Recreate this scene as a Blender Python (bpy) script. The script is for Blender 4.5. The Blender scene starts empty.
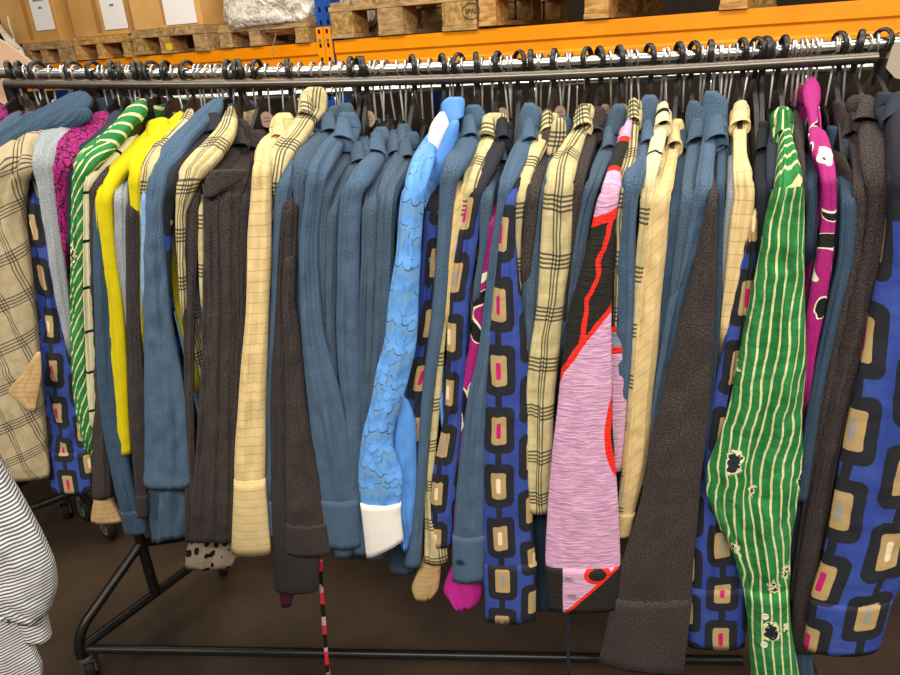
import bpy, bmesh, math, random
from mathutils import Vector, Matrix, noise as mnoise
import numpy as np
rnd = random.Random(7)
S = bpy.context.scene
COL = S.collection

# ------------------------------------------------------------------ camera
F_PX = 700.0
CAM = Vector((0.3228, -1.2187, 1.3731))
YAW, PITCH, ROLL = math.radians(12.0), math.radians(23.16), math.radians(3.48)
_fw = Vector((-math.sin(YAW)*math.cos(PITCH), math.cos(YAW)*math.cos(PITCH), -math.sin(PITCH)))
_r0 = Vector((math.cos(YAW), math.sin(YAW), 0)); _d0 = _fw.cross(_r0)
_r = math.cos(ROLL)*_r0 + math.sin(ROLL)*_d0
_d = -math.sin(ROLL)*_r0 + math.cos(ROLL)*_d0
cam_d = bpy.data.cameras.new('camera'); cam = bpy.data.objects.new('camera', cam_d); COL.objects.link(cam)
cam_d.sensor_width = 36.0; cam_d.lens = F_PX/900*36.0; cam_d.clip_start = 0.02; cam_d.clip_end = 60
m = Matrix.Identity(4)
for i in range(3):
    m[i][0] = _r[i]; m[i][1] = -_d[i]; m[i][2] = -_fw[i]; m[i][3] = CAM[i]
cam.matrix_world = m
S.camera = cam

# ------------------------------------------------------------------ world, lamps, exposure
S.view_settings.view_transform = 'Standard'; S.view_settings.look = 'None'
S.view_settings.gamma = 1.0; S.view_settings.exposure = 0.04
try: S.view_settings.use_curve_mapping = False
except Exception: pass
W = bpy.data.worlds.new('hall_air'); S.world = W; W.use_nodes = True
W.node_tree.nodes['Background'].inputs[0].default_value = (1.0, 0.93, 0.82, 1)
W.node_tree.nodes['Background'].inputs[1].default_value = 0.27
def area(name, loc, rot, sx, sy, power, color=(1, .95, .86)):
    l = bpy.data.lights.new(name, 'AREA'); l.shape = 'RECTANGLE'; l.size = sx; l.size_y = sy
    l.energy = power; l.color = color
    o = bpy.data.objects.new(name, l); COL.objects.link(o); o.location = loc; o.rotation_euler = rot
    return o
area('hall_or_fill_lamp', (0.0, -2.5, 2.9), (math.radians(46), 0, 0), 4.5, 0.6, 134)
area('hall_or_fill_lamp', (-0.2, -0.6, 3.7), (0, 0, 0), 4.5, 0.4, 42)
area('hall_or_fill_lamp', (-0.6, 0.75, 3.3), (math.radians(38), 0, math.radians(-15)), 4.5, 0.4, 76)  # unseen fill lamp, added and tilted to brighten the racking behind
area('hall_or_fill_lamp', (2.4, -1.4, 3.0), (math.radians(14), math.radians(40), 0), 0.5, 3.5, 36)

# ------------------------------------------------------------------ small helpers
def H(h):
    h = h.lstrip('#'); c = [int(h[i:i+2], 16)/255 for i in (0, 2, 4)]
    return tuple(x/12.92 if x <= .04045 else ((x+.055)/1.055)**2.4 for x in c) + (1,)
def ray(px, py):
    return (_r*(px-450) + _d*(py-337.5) + _fw*F_PX)
def at(px, py, Y):                      # point of the sight line on the upright plane y = Y
    d = ray(px, py); return CAM + d*((Y-CAM.y)/d.y)
def atz(px, py, z):                     # point of the sight line on the level plane z
    d = ray(px, py); return CAM + d*((z-CAM.z)/d.z)
def link_mesh(name, verts, faces, mat, parent=None, uvs=None, smooth=True, mats=None, fmat=None):
    me = bpy.data.meshes.new(name); me.from_pydata([tuple(v) for v in verts], [], faces)
    if uvs is not None:
        uvl = me.uv_layers.new(name='UVMap'); flat = np.empty(len(me.loops)*2, dtype=np.float32)
        k = 0
        for f in uvs:
            for u in f: flat[k] = u[0]; flat[k+1] = u[1]; k += 2
        uvl.data.foreach_set('uv', flat)
    me.polygons.foreach_set('use_smooth', [smooth]*len(me.polygons))
    for mm in (mats or [mat]): me.materials.append(mm)
    if fmat: me.polygons.foreach_set('material_index', fmat)
    me.update()
    o = bpy.data.objects.new(name, me); COL.objects.link(o)
    if parent is not None:
        o.parent = parent
        o.matrix_parent_inverse = Matrix.Translation(-parent.location) if parent.type == 'EMPTY' and parent.parent is None else Matrix.Identity(4)
    return o
def sub(o, parent):
    """parent o, whose mesh is written in world coordinates, under any object without moving it"""
    o.parent = parent
    p = parent; t = Vector((0, 0, 0))
    while p is not None:
        t += p.location; 
        p = p.parent
    return o
def tag(o, label=None, cat=None, group=None, kind=None):
    if label: o['label'] = label
    if cat: o['category'] = cat
    if group: o['group'] = group
    if kind: o['kind'] = kind
    return o
def empty(name, loc=(0, 0, 0)):
    o = bpy.data.objects.new(name, None); COL.objects.link(o); o.location = loc; o.empty_display_size = .05
    return o
class MB:
    """collects boxes, tubes and lofts into one mesh"""
    def __init__(s): s.v = []; s.f = []; s.sm = []
    def add(s, v, f, smooth=False):
        b = len(s.v); s.v += [Vector(x) for x in v]; s.f += [tuple(b+i for i in q) for q in f]; s.sm += [smooth]*len(f)
    def box(s, c, size, R=None, bev=0.0):
        sx, sy, sz = (x/2 for x in size); c = Vector(c)
        if bev <= 0:
            p = [Vector((x*sx, y*sy, z*sz)) for z in (-1, 1) for y in (-1, 1) for x in (-1, 1)]
            f = [(0, 2, 3, 1), (4, 5, 7, 6), (0, 1, 5, 4), (2, 6, 7, 3), (0, 4, 6, 2), (1, 3, 7, 5)]
        else:
            bm = bmesh.new(); bmesh.ops.create_cube(bm, size=1.0)
            for q in bm.verts: q.co = Vector((q.co.x*sx*2, q.co.y*sy*2, q.co.z*sz*2))
            bmesh.ops.bevel(bm, geom=bm.edges[:], offset=bev, segments=2, profile=.6, affect='EDGES')
            bm.verts.index_update()
            p = [q.co.copy() for q in bm.verts]; f = [tuple(q.index for q in g.verts) for g in bm.faces]; bm.free()
        if R is not None: p = [R @ q for q in p]
        s.add([q+c for q in p], f)
    def tube(s, pts, r, n=10, caps=True, flat=None):
        pts = [Vector(p) for p in pts]; N = len(pts); rs = r if isinstance(r, (list, tuple)) else [r]*N
        t0 = (pts[1]-pts[0]).normalized(); ref = Vector((1, 0, 0)) if abs(t0.x) < .8 else Vector((0, 0, 1))
        nrm = (ref - t0*ref.dot(t0)).normalized(); V = []; Fc = []
        for i, p in enumerate(pts):
            t = (pts[min(i+1, N-1)]-pts[max(i-1, 0)]).normalized()
            nrm = (nrm - t*nrm.dot(t)).normalized(); b = t.cross(nrm)
            for k in range(n):
                a = 2*math.pi*k/n; ka = flat if flat else 1.0
                V.append(p + nrm*(math.cos(a)*rs[i]*ka) + b*(math.sin(a)*rs[i]))
        for i in range(N-1):
            for k in range(n):
                k2 = (k+1) % n; Fc.append((i*n+k, i*n+k2, (i+1)*n+k2, (i+1)*n+k))
        if caps: Fc.append(tuple(range(n-1, -1, -1))); Fc.append(tuple((N-1)*n+k for k in range(n)))
        s.add(V, Fc, True)
    def lathe(s, prof, c, axis='z', n=20):
        c = Vector(c); V = []; Fc = []
        for (r, h) in prof:
            for k in range(n):
                a = 2*math.pi*k/n; x, y = r*math.cos(a), r*math.sin(a)
                V.append(c + (Vector((x, y, h)) if axis == 'z' else Vector((h, x, y)) if axis == 'x' else Vector((x, h, y))))
        for i in range(len(prof)-1):
            for k in range(n):
                k2 = (k+1) % n; Fc.append((i*n+k, i*n+k2, (i+1)*n+k2, (i+1)*n+k))
        Fc.append(tuple(range(n-1, -1, -1))); Fc.append(tuple((len(prof)-1)*n+k for k in range(n)))
        s.add(V, Fc, True)
    def prism(s, outline, x0, x1):      # outline in (y, z), extruded along x
        n = len(outline); V = [Vector((x0, y, z)) for y, z in outline]+[Vector((x1, y, z)) for y, z in outline]
        Fc = [tuple(range(n-1, -1, -1)), tuple(range(n, 2*n))]
        for i in range(n): j = (i+1) % n; Fc.append((i, j, n+j, n+i))
        s.add(V, Fc)
    def build(s, name, mat, parent=None):
        me = bpy.data.meshes.new(name); me.from_pydata([tuple(v) for v in s.v], [], s.f); me.materials.append(mat)
        me.polygons.foreach_set('use_smooth', s.sm); me.update()
        bm = bmesh.new(); bm.from_mesh(me); bmesh.ops.recalc_face_normals(bm, faces=bm.faces[:])
        for e in bm.edges:
            if len(e.link_faces) == 2 and e.calc_face_angle(0) > .7: e.smooth = False
        bm.to_mesh(me); bm.free()
        o = bpy.data.objects.new(name, me); COL.objects.link(o)
        if parent is not None: attach(o, parent)
        return o
def attach(o, parent):
    """child whose mesh is written in world coordinates"""
    bpy_p = parent; t = Vector((0, 0, 0))
    o.parent = parent
    while bpy_p is not None:
        t += bpy_p.location; bpy_p = bpy_p.parent
    o.location = -t if parent.parent is None else Vector((0, 0, 0)) - t
    return o

# ------------------------------------------------------------------ node helper
class V:
    def __init__(s, nt, k): s.nt = nt; s.k = k
    def _b(s, op, o, rev=False):
        n = s.nt.nodes.new('ShaderNodeMath'); n.operation = op
        for i, a in enumerate((o, s) if rev else (s, o)):
            if isinstance(a, V): s.nt.links.new(a.k, n.inputs[i])
            else: n.inputs[i].default_value = a
        return V(s.nt, n.outputs[0])
    def __add__(s, o): return s._b('ADD', o)
    __radd__ = __add__
    def __sub__(s, o): return s._b('SUBTRACT', o)
    def __rsub__(s, o): return s._b('SUBTRACT', o, True)
    def __mul__(s, o): return s._b('MULTIPLY', o)
    __rmul__ = __mul__
    def __truediv__(s, o): return s._b('DIVIDE', o)
    def lt(s, o): return s._b('LESS_THAN', o)
    def gt(s, o): return s._b('GREATER_THAN', o)
    def mx(s, o): return s._b('MAXIMUM', o)
    def mn(s, o): return s._b('MINIMUM', o)
    def pw(s, o): return s._b('POWER', o)
    def mod(s, o): return s._b('FLOORED_MODULO', o)
    def _u(s, op):
        n = s.nt.nodes.new('ShaderNodeMath'); n.operation = op; s.nt.links.new(s.k, n.inputs[0]); return V(s.nt, n.outputs[0])
    def abs(s): return s._u('ABSOLUTE')
    def fr(s): return s._u('FRACT')
    def fl(s): return s._u('FLOOR')
    def sin(s): return s._u('SINE')
    def sq(s): return s._u('SQRT')
class B:
    def __init__(s, name):
        s.m = bpy.data.materials.new(name); s.m.use_nodes = True; s.nt = s.m.node_tree
        s.p = s.nt.nodes['Principled BSDF']
        uv = s.nt.nodes.new('ShaderNodeUVMap'); uv.uv_map = 'UVMap'; s.uvk = uv.outputs[0]
        sp = s.nt.nodes.new('ShaderNodeSeparateXYZ'); s.nt.links.new(s.uvk, sp.inputs[0])
        s.u = V(s.nt, sp.outputs[0]); s.v = V(s.nt, sp.outputs[1])
        tc = s.nt.nodes.new('ShaderNodeTexCoord'); s.obj = tc.outputs['Object']
    def vec(s, x, y, z=0.0):
        n = s.nt.nodes.new('ShaderNodeCombineXYZ')
        for i, a in enumerate((x, y, z)):
            if isinstance(a, V): s.nt.links.new(a.k, n.inputs[i])
            else: n.inputs[i].default_value = a
        return n.outputs[0]
    def noise(s, scale, detail=2.0, vec=None, rough=.5, dist=0.0):
        n = s.nt.nodes.new('ShaderNodeTexNoise'); n.inputs['Scale'].default_value = scale; n.inputs['Detail'].default_value = detail
        n.inputs['Roughness'].default_value = rough; n.inputs['Distortion'].default_value = dist
        s.nt.links.new(vec if vec is not None else s.uvk, n.inputs['Vector']); return V(s.nt, n.outputs[0])
    def vor(s, scale, feature='F1', vec=None, rand=1.0):
        n = s.nt.nodes.new('ShaderNodeTexVoronoi'); n.feature = feature; n.inputs['Scale'].default_value = scale
        n.inputs['Randomness'].default_value = rand
        s.nt.links.new(vec if vec is not None else s.uvk, n.inputs['Vector']); s.lastvor = n; return V(s.nt, n.outputs['Distance'])
    def white(s, vec):
        n = s.nt.nodes.new('ShaderNodeTexWhiteNoise'); n.noise_dimensions = '3D'; s.nt.links.new(vec, n.inputs[0]); return V(s.nt, n.outputs[0])
    def mix(s, f, a, b):
        n = s.nt.nodes.new('ShaderNodeMix'); n.data_type = 'RGBA'
        for i, x in ((0, f), (6, a), (7, b)):
            if isinstance(x, V): s.nt.links.new(x.k, n.inputs[i])
            elif isinstance(x, bpy.types.NodeSocket): s.nt.links.new(x, n.inputs[i])
            else: n.inputs[i].default_value = x
        return n.outputs[2]
    def ss(s, x, a, b):                 # smooth step of x from a to b
        n = s.nt.nodes.new('ShaderNodeMapRange'); n.interpolation_type = 'SMOOTHSTEP'
        s.nt.links.new(x.k, n.inputs[0]); n.inputs[1].default_value = a; n.inputs[2].default_value = b; return V(s.nt, n.outputs[0])
    def done(s, col, rough=.85, bump=None, bd=.001, bs=1.0, metal=0.0, sheen=0.0, spec=.3):
        if isinstance(col, bpy.types.NodeSocket): s.nt.links.new(col, s.p.inputs['Base Color'])
        else: s.p.inputs['Base Color'].default_value = col
        if isinstance(rough, V): s.nt.links.new(rough.k, s.p.inputs['Roughness'])
        else: s.p.inputs['Roughness'].default_value = rough
        s.p.inputs['Metallic'].default_value = metal; s.p.inputs['Specular IOR Level'].default_value = spec
        if sheen: s.p.inputs['Sheen Weight'].default_value = sheen
        if bump is not None:
            n = s.nt.nodes.new('ShaderNodeBump'); n.inputs['Distance'].default_value = bd; n.inputs['Strength'].default_value = bs
            s.nt.links.new(bump.k, n.inputs['Height']); s.nt.links.new(n.outputs[0], s.p.inputs['Normal'])
        return s.m
def rgb(c, k): return (c[0]*k, c[1]*k, c[2]*k, 1)
M = {}
def plain(key, hexc, rough=.6, metal=0.0, spec=.4, name=None):
    b = B(name or key); M[key] = b.done(H(hexc), rough, metal=metal, spec=spec); return M[key]
def crease(b, amt=1.0):                 # soft cloth wrinkles that run down the sleeve
    return b.noise(9, 3, b.vec(b.u*3.2, b.v*1.0))*amt + b.noise(30, 2, b.vec(b.u*1.0, b.v*1.6))*(.35*amt)
def heather(key, name, dark, light, sc=520, amt=1.0, rough=.9):
    b = B(name)
    n = b.noise(sc, 1.5)*.6 + b.noise(sc*2.1, 1.0)*.4
    f = b.ss(n, .36, .64)
    big = b.noise(14, 2)
    c = b.mix(f, H(dark), H(light))
    c = b.mix(b.ss(big, .3, .7)*.22, c, H(dark))
    M[key] = b.done(c, rough, crease(b)+n*.012, .004, .7, sheen=.02)
heather('D1', 'slate_blue_chambray', '#2c3d4e', '#576b7e')
heather('D2', 'mid_blue_chambray', '#32475d', '#5b738b')
heather('D3', 'deep_blue_chambray', '#25374b', '#465d73')
heather('C', 'charcoal_marl', '#181516', '#484040', 380)
heather('C2', 'brown_charcoal_marl', '#1a1515', '#524744', 380)
heather('LG', 'light_grey_marl', '#7d8388', '#aeb2b4', 420)
heather('LBL', 'pale_blue_chambray', '#6b93c0', '#8fb3da', 420)
def cloth(key, name, hexc, rough=.85, cr=1.0):
    b = B(name); n = b.noise(900, 1); c0 = H(hexc)
    M[key] = b.done(b.mix(n*.35, c0, rgb(c0, .78)), rough, crease(b, cr)+n*.05, .004, .8)
cloth('K', 'black_navy_cotton', '#25272f'); cloth('K2', 'dark_navy_cotton', '#2b3240')
cloth('Y', 'bright_yellow_cotton', '#d2c000'); cloth('W', 'white_cotton', '#f1ebe2'); cloth('LBS', 'sky_blue_satin', '#5c97e2', .55)
cloth('MR', 'maroon_cloth', '#551a33'); cloth('GD', 'grey_green_dark_cloth', '#474a4a')
cloth('MGP', 'magenta_cloth', '#c0248f'); cloth('PLUM', 'plum_cloth', '#6e2450')
def lines(b, x, period, offs, hw):
    f = x.mod(period); out = None
    for o in offs:
        g = (f-o).abs().lt(hw); out = g if out is None else out.mx(g)
    return out
def plaid(key, name, base, base2, ink, per=.095, hw=.0011, rot=0.0):
    b = B(name); n = b.noise(60, 2)
    wob = (b.noise(7, 2)-.5)*.02
    u = b.u+wob-b.v*rot; v = b.v + wob + b.u*rot
    h = lines(b, v, per, (.018, .0248, .0316, .0384), hw)
    w = lines(b, u+.5, per*.62, (.014, .0196, .0252), hw*.8)
    thin = lines(b, v, per, (.078,), .0006).mx(lines(b, u+.5, per*.62, (.040,), .0006))
    c = b.mix(b.ss(n, .3, .7), H(base), H(base2))
    c = b.mix(thin*.35, c, H('#9a6b50'))
    c = b.mix(h*.82, c, H(ink)); c = b.mix(w*.78, c, H(ink))
    M[key] = b.done(c, .9, crease(b)+b.noise(700, 1)*.08, .004, .8)
plaid('P', 'cream_windowpane_check', '#cfc090', '#bfae7c', '#1d2021', .085, .0017)
plaid('PT', 'tan_windowpane_check', '#b7a684', '#ac9b78', '#1c1a1a', .088, .0013, .42)
def pin(key, name, base, base2, ink, per=.019, slant=0.0):
    b = B(name); n = b.noise(40, 2)
    v = b.v + b.u*slant + (b.noise(9, 1)-.5)*.0035
    l = lines(b, v, per, (.005,), .0006)
    c = b.mix(b.ss(n, .3, .7), H(base), H(base2)); c = b.mix(l*.5, c, H(ink))
    M[key] = b.done(c, .88, crease(b, .7)+b.noise(700, 1)*.03, .004, .7)
pin('S', 'cream_pinstripe_cotton', '#e3c892', '#dcbf86', '#6f5a37')
pin('ST', 'straw_pinstripe_cotton', '#c8a576', '#b89462', '#6f5a37', .012)
pin('SD', 'cream_slant_pinstripe_cotton', '#dcc08a', '#d2b47b', '#5f4c2f', .024, 1.1)
def stripes_shirt():
    b = B('grey_white_striped_cotton'); v = b.v+(b.noise(10, 2)-.5)*.012+b.u*.25
    l = b.ss((v.mod(.0056)-.0028).abs(), .0010, .0018)
    M['FS'] = b.done(b.mix(l, H('#55555f'), H('#e4e1dd')), .85, crease(b, 1.5), .006, .8)
stripes_shirt()
def retro(key, name, yoke=None, cell=(.062, .110)):
    b = B(name); cw, ch = cell
    wob = (b.noise(6, 2)-.5)*.010
    u = b.u+5.0+wob; v = b.v+5.0+wob
    ci = (u/cw).fl(); lx = (u/cw).fr()-.5
    vo = v+ci.mod(2.0)*(ch*.5); ri = (vo/ch).fl(); ly = (vo/ch).fr()-.5
    x = (lx*cw).abs(); y = (ly*ch).abs()
    def rb(hx, hy, r):
        dx = (x-(hx-r)).mx(0.0); dy = (y-(hy-r)).mx(0.0)
        return (dx*dx+dy*dy).sq()-r
    k = cell[1]/.104
    outer = rb(.0258*k, .0420*k, .0125*k).lt(0.0); tan = rb(.0128*k, .0250*k, .0045*k).lt(0.0); inn = rb(.0037*k, .0140*k, .0035*k).lt(0.0)
    bar = x.lt(.0052*k)
    hsh = b.white(b.vec(ci, ri, 3.0))
    blue = b.mix(b.ss(b.noise(8, 2), .3, .7), H('#2d4190'), H('#3a4f9b'))
    c = b.mix(outer.mx(bar), blue, H('#23242c'))
    c = b.mix(tan, c, H('#b89a68'))
    ic = b.mix(hsh.gt(.62), H('#f1dcb6'), H('#c31a6b')); ic = b.mix(hsh.lt(.2), ic, H('#9c988f'))
    c = b.mix(inn, c, ic)
    if yoke is not None: c = b.mix(b.v.lt(yoke), c, H('#25262d'))
    M[key] = b.done(c, .8, crease(b, 1.1), .005, .8)
retro('R', 'blue_retro_print'); retro('RY1', 'blue_retro_print_dark_yoke', .24); retro('RY2', 'blue_retro_print_short_dark_yoke', .225, (.084, .142))
retro('RY3', 'large_blue_retro_print_dark_yoke', .17, (.060, .102)); retro('RS', 'small_blue_retro_print', None, (.052, .092))
def green(key, name, seam, sl=.03):
    b = B(name); wob = (b.noise(5, 2)-.5)*.02
    us = b.u+wob+b.v*sl; l1 = (us.mod(.0150)-.0075).abs().lt(.0016)
    l2 = ((b.v+b.u.abs()*.3+wob).mod(.026)-.013).abs().lt(.0034)
    l = b.mix(b.v.lt(seam), l1, l2)
    g = b.mix(b.ss(b.noise(20, 2), .3, .7), H('#1f6e33'), H('#2f8445'))
    c = b.mix(V(b.nt, l), g, H('#d9d29c'))
    d = b.vor(12.5, vec=b.vec(b.u*1.3+wob*2, b.v*.8+wob)); blob = d+b.noise(120, 2)*.35-b.noise(60, 1)*.1
    c = b.mix(blob.lt(.345)*b.v.gt(.10), c, H('#e8e2b0')); c = b.mix(blob.lt(.295)*b.v.gt(.10), c, H('#20262b'))
    M[key] = b.done(c, .8, crease(b, 1.8)+b.noise(40, 2, dist=1.0)*.4, .006, .9)
green('G', 'green_cream_striped_floral', .168); green('G2', 'green_diagonal_stripe', .13, .5)
def swirl():
    b = B('magenta_black_cream_swirl'); n = b.noise(11, 1.2, b.vec(b.u*1.3+3.3, b.v), dist=1.2)
    c = b.mix(b.ss(b.noise(300, 1), .3, .7), H('#98186a'), H('#a82274'))
    c = b.mix(n.gt(.588), c, H('#efe4c4')); c = b.mix(n.gt(.608), c, H('#1c1a19'))
    M['MS'] = b.done(c, .6, crease(b, 1.2), .004, .8)
swirl()
def lace():
    b = B('magenta_black_lace_print'); d = b.vor(120, 'DISTANCE_TO_EDGE', b.vec(b.u+(b.noise(60, 2)-.5)*.02, b.v*.9))
    n = b.noise(35, 2)
    l = (d-(n-.35)*.22).lt(.035)
    M['MG'] = b.done(b.mix(l, H('#a3156f'), H('#1a1015')), .8, crease(b), .004, .8)
lace()
def floral():
    b = B('sky_blue_applique_flowers'); out = None; h = None
    for (sc, ox) in ((17, 0.0), (19, 3.7)):
        d = b.vor(sc, vec=b.vec(b.u+ox, b.v+ox*.6, 0.0), rand=.75); n = b.lastvor
        sp = b.nt.nodes.new('ShaderNodeSeparateXYZ'); b.nt.links.new(n.outputs['Position'], sp.inputs[0])
        dx = (b.u+ox)-V(b.nt, sp.outputs[0]); dy = (b.v+ox*.6)-V(b.nt, sp.outputs[1])
        an = dx._b('ARCTAN2', dy); r = (dx*dx+dy*dy).sq()
        rr = (an*2.5+ox).sin().abs()*.0145+.0120
        q = b.ss(rr-r, -.0002, .0016); hh = q*(.6+.4*b.ss(r, .0, .024))
        h = hh if h is None else h.mx(hh*.8); out = q if out is None else out.mx(q*.8)
    c = b.mix(out, H('#6d9ccc'), H('#64a2ea'))
    M['LB'] = b.done(c, .75, h, .007, 1.0)
floral()
def pink():
    b = B('pink_black_red_crinkle'); cr = b.noise(36, 3, b.vec(b.u*1.2, b.v*7.0), dist=.6)
    n = (b.noise(14, 2)-.5)
    u, v = b.u, b.v
    # a black patch below the pink shoulder cap, ending on a slanted red edge, and a narrow black band above the cap
    top = (v-.222+u*.25)+n*.03
    low = (.390-u*1.5-v)+n*.04
    d1 = top.mn(low)
    band = (v-.075+n*.02).mn(.135-v+n*.02)
    vein = (u-.004+(v-.27)*.14+n*.035).abs().lt(.0042)*d1.gt(0.0)
    d2 = ((u-.062)*(u-.062)*1.0+(v-.56)*(v-.56)*.09).sq()*-1.0+.0215+n*.006
    red = d1.gt(-.015).mx(d2.gt(-.006)).mx(vein).mx(band.gt(-.012)); blk = (d1.gt(0.0)*(1.0-vein)).mx(d2.gt(.0045)).mx(band.gt(0.0))
    p = b.mix(b.ss(cr, .3, .7), H('#c58fb2'), H('#e0b0cc'))
    c = b.mix(red, p, H('#ee2c1c')); c = b.mix(blk, c, H('#25211d'))
    M['PK'] = b.done(c, .8, cr+crease(b, .7), .0035, .8)
    b = B('pink_cuff_black_red'); n = (b.noise(14, 2)-.5); u, v = b.u, b.v
    d1 = ((u-.026)*(u-.026)+(v-.012)*(v-.012)*1.3).sq()*-1.0+.020+n*.008
    d2 = (u-.018)+(v-.045)*.9+n*.004; d3 = -.034-u+n*.002
    e = d1
    red = e.gt(-.004).mx(d2.gt(-.004)); blk = e.gt(.004).mx(d2.gt(.004)).mx(d3.gt(0.0))
    c = b.mix(red, H('#d6a6c4'), H('#ee2c1c')); c = b.mix(blk, c, H('#25211d'))
    M['PKC'] = b.done(c, .8, b.noise(36, 3, b.vec(u*1.2, v*7.0), dist=.6), .003, .8)
    b = B('black_crinkle_red_edge'); n = (b.noise(20, 2)-.5); cr = b.noise(36, 3, b.vec(b.u*1.2, b.v*7.0), dist=.6)
    d = b.v-.155+n*.01
    c = b.mix(d.gt(0.0), H('#25211d'), H('#ee2c1c')); c = b.mix(d.gt(.010), c, H('#8d93a5')); c = b.mix(d.gt(.035), c, H('#ee2c1c'))
    c = b.mix(d.gt(.045), c, H('#d6a6c4'))
    M['PKB'] = b.done(c, .8, cr, .004, .9)
pink()
def leopard():
    b = B('leopard_print'); d = b.vor(44, vec=b.vec(b.u, b.v*.8)) + b.noise(70, 2)*.3
    M['L'] = b.done(b.mix(d.lt(.50), H('#a08d7c'), H('#15110f')), .9, crease(b), .004, .8)
    b = B('cream_cloth_black_bands'); l = (b.v.mod(.085)-.028).abs().lt(.0028)
    M['CR'] = b.done(b.mix(l, H('#d5cda4'), H('#191a1b')), .85, crease(b), .004, .8)
    b = B('ribbon_red_black_white'); v = (b.v+(b.noise(30, 1)-.5)*.05).mod(.085)
    c = b.mix(v.gt(.030), H('#d42c3c'), H('#17120f')); c = b.mix(v.gt(.066), c, H('#c9a3a8'))
    M['RB'] = b.done(c, .7)
leopard()
# hard materials
plain('chrome', '#c4c1bb', .24, 1.0, .5, 'chrome_plated_steel'); plain('wire', '#d2d0ca', .32, .9, .5, 'bright_hanger_wire')
plain('blackplastic', '#1d1a18', .38, 0, .5, 'black_hanger_plastic'); plain('darkwood', '#2a2320', .5, 0, .4, 'dark_hanger_bar')
def frame_mat():
    b = B('black_powder_coated_steel'); n = b.noise(60, 3, b.obj)
    M['frame'] = b.done(b.mix(b.ss(n, .45, .75)*.4, H('#1c1917'), H('#35302b')), .34, metal=.35, spec=.5)
frame_mat()
plain('barmetal', '#6a625a', .3, .85, .5, 'dull_steel_bar')
plain('disc', '#a58b78', .8, 0, .2, 'kraft_size_disc'); plain('ink', '#4a4038', .8, 0, .1, 'grey_print')
plain('rubber', '#191817', .7, 0, .3, 'black_rubber'); plain('hub', '#8a8782', .4, .3, .4, 'grey_wheel_hub')
plain('button', '#1c2c42', .4, 0, .5, 'navy_button'); plain('creambutton', '#e3dcc0', .4, 0, .5, 'cream_button'); plain('lilac', '#9a7f98', .35, 0, .5, 'lilac_button')
def hard(key, name, c1, c2, sc, rough, bump=0.0, stretch=(1, 1, 1)):
    b = B(name); mp = b.nt.nodes.new('ShaderNodeMapping'); mp.inputs['Scale'].default_value = stretch
    b.nt.links.new(b.obj, mp.inputs[0]); n = b.noise(sc, 4, mp.outputs[0], .6); n2 = b.noise(sc*6, 2, mp.outputs[0])
    c = b.mix(b.ss(n, .3, .7), H(c1), H(c2)); c = b.mix(b.ss(n2, .55, .8)*.25, c, H(c1))
    M[key] = b.done(c, rough, n+n2*.3, .002, bump if bump else .3); return M[key]
hard('pallet', 'pale_pallet_wood', '#9b6c35', '#d3a462', 6, .85, .6, (1.5, 9, 9))
hard('pallet2', 'weathered_pallet_wood', '#8a6a44', '#bd9a6a', 6, .85, .6, (1.5, 9, 9))
hard('chip', 'chipboard_block', '#80602f', '#c49a5e', 40, .9, .6)
hard('carton', 'brown_carton', '#c48f4c', '#d9a764', 3, .8); hard('carton2', 'dark_brown_carton', '#a8733a', '#bd8748', 3, .8)
hard('orange', 'orange_rack_paint', '#e88600', '#f09408', 4, .42); hard('blue', 'blue_rack_paint', '#1c3f86', '#24509c', 4, .45)
hard('floor', 'dark_brown_concrete', '#2c2117', '#4a3a2b', 2.2, .5, .25)
hard('wallm', 'shade_dark_wall', '#3b3026', '#4a3d31', 1.5, .9); hard('board', 'pale_card', '#bf9a80', '#c9a68c', 3, .8)  # wall tone is dark to paint in the gloom behind the racking
plain('paper', '#efe9e2', .8, 0, .2, 'white_paper'); plain('hole', '#0c0d10', .9, 0, .1, 'dark_slot'); plain('lab', '#e6c400', .6, 0, .3, 'yellow_sticker')
plain('tagpaper', '#a89a86', .85, 0, .2, 'cream_card'); plain('grey', '#55524e', .6, .2, .3, 'dark_grey_metal')
def wrapm():
    b = B('clear_stretch_film'); n = b.noise(14, 3, b.obj, .6, 1.5); n2 = b.noise(50, 2, b.obj)
    M['wrap'] = b.done(b.mix(b.ss(n, .35, .65), H('#cdbda6'), H('#f3ece0')), .22, n+n2*.3, .02, 1.0, spec=.6)
    b.p.inputs['Alpha'].default_value = .86
wrapm()

# ------------------------------------------------------------------ the setting
def struct(name, mb, mat): o = mb.build(name, mat); o['kind'] = 'structure'; return o
b = MB(); b.box((0, 2, -.05), (16, 14, .1)); struct('floor', b, M['floor'])
b = MB(); b.box((0, 7.0, 2.5), (16, .1, 5)); struct('wall_back', b, M['wallm'])
b = MB(); b.box((-7.0, 2, 2.5), (.1, 12, 5)); struct('wall_left', b, M['wallm'])

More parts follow.
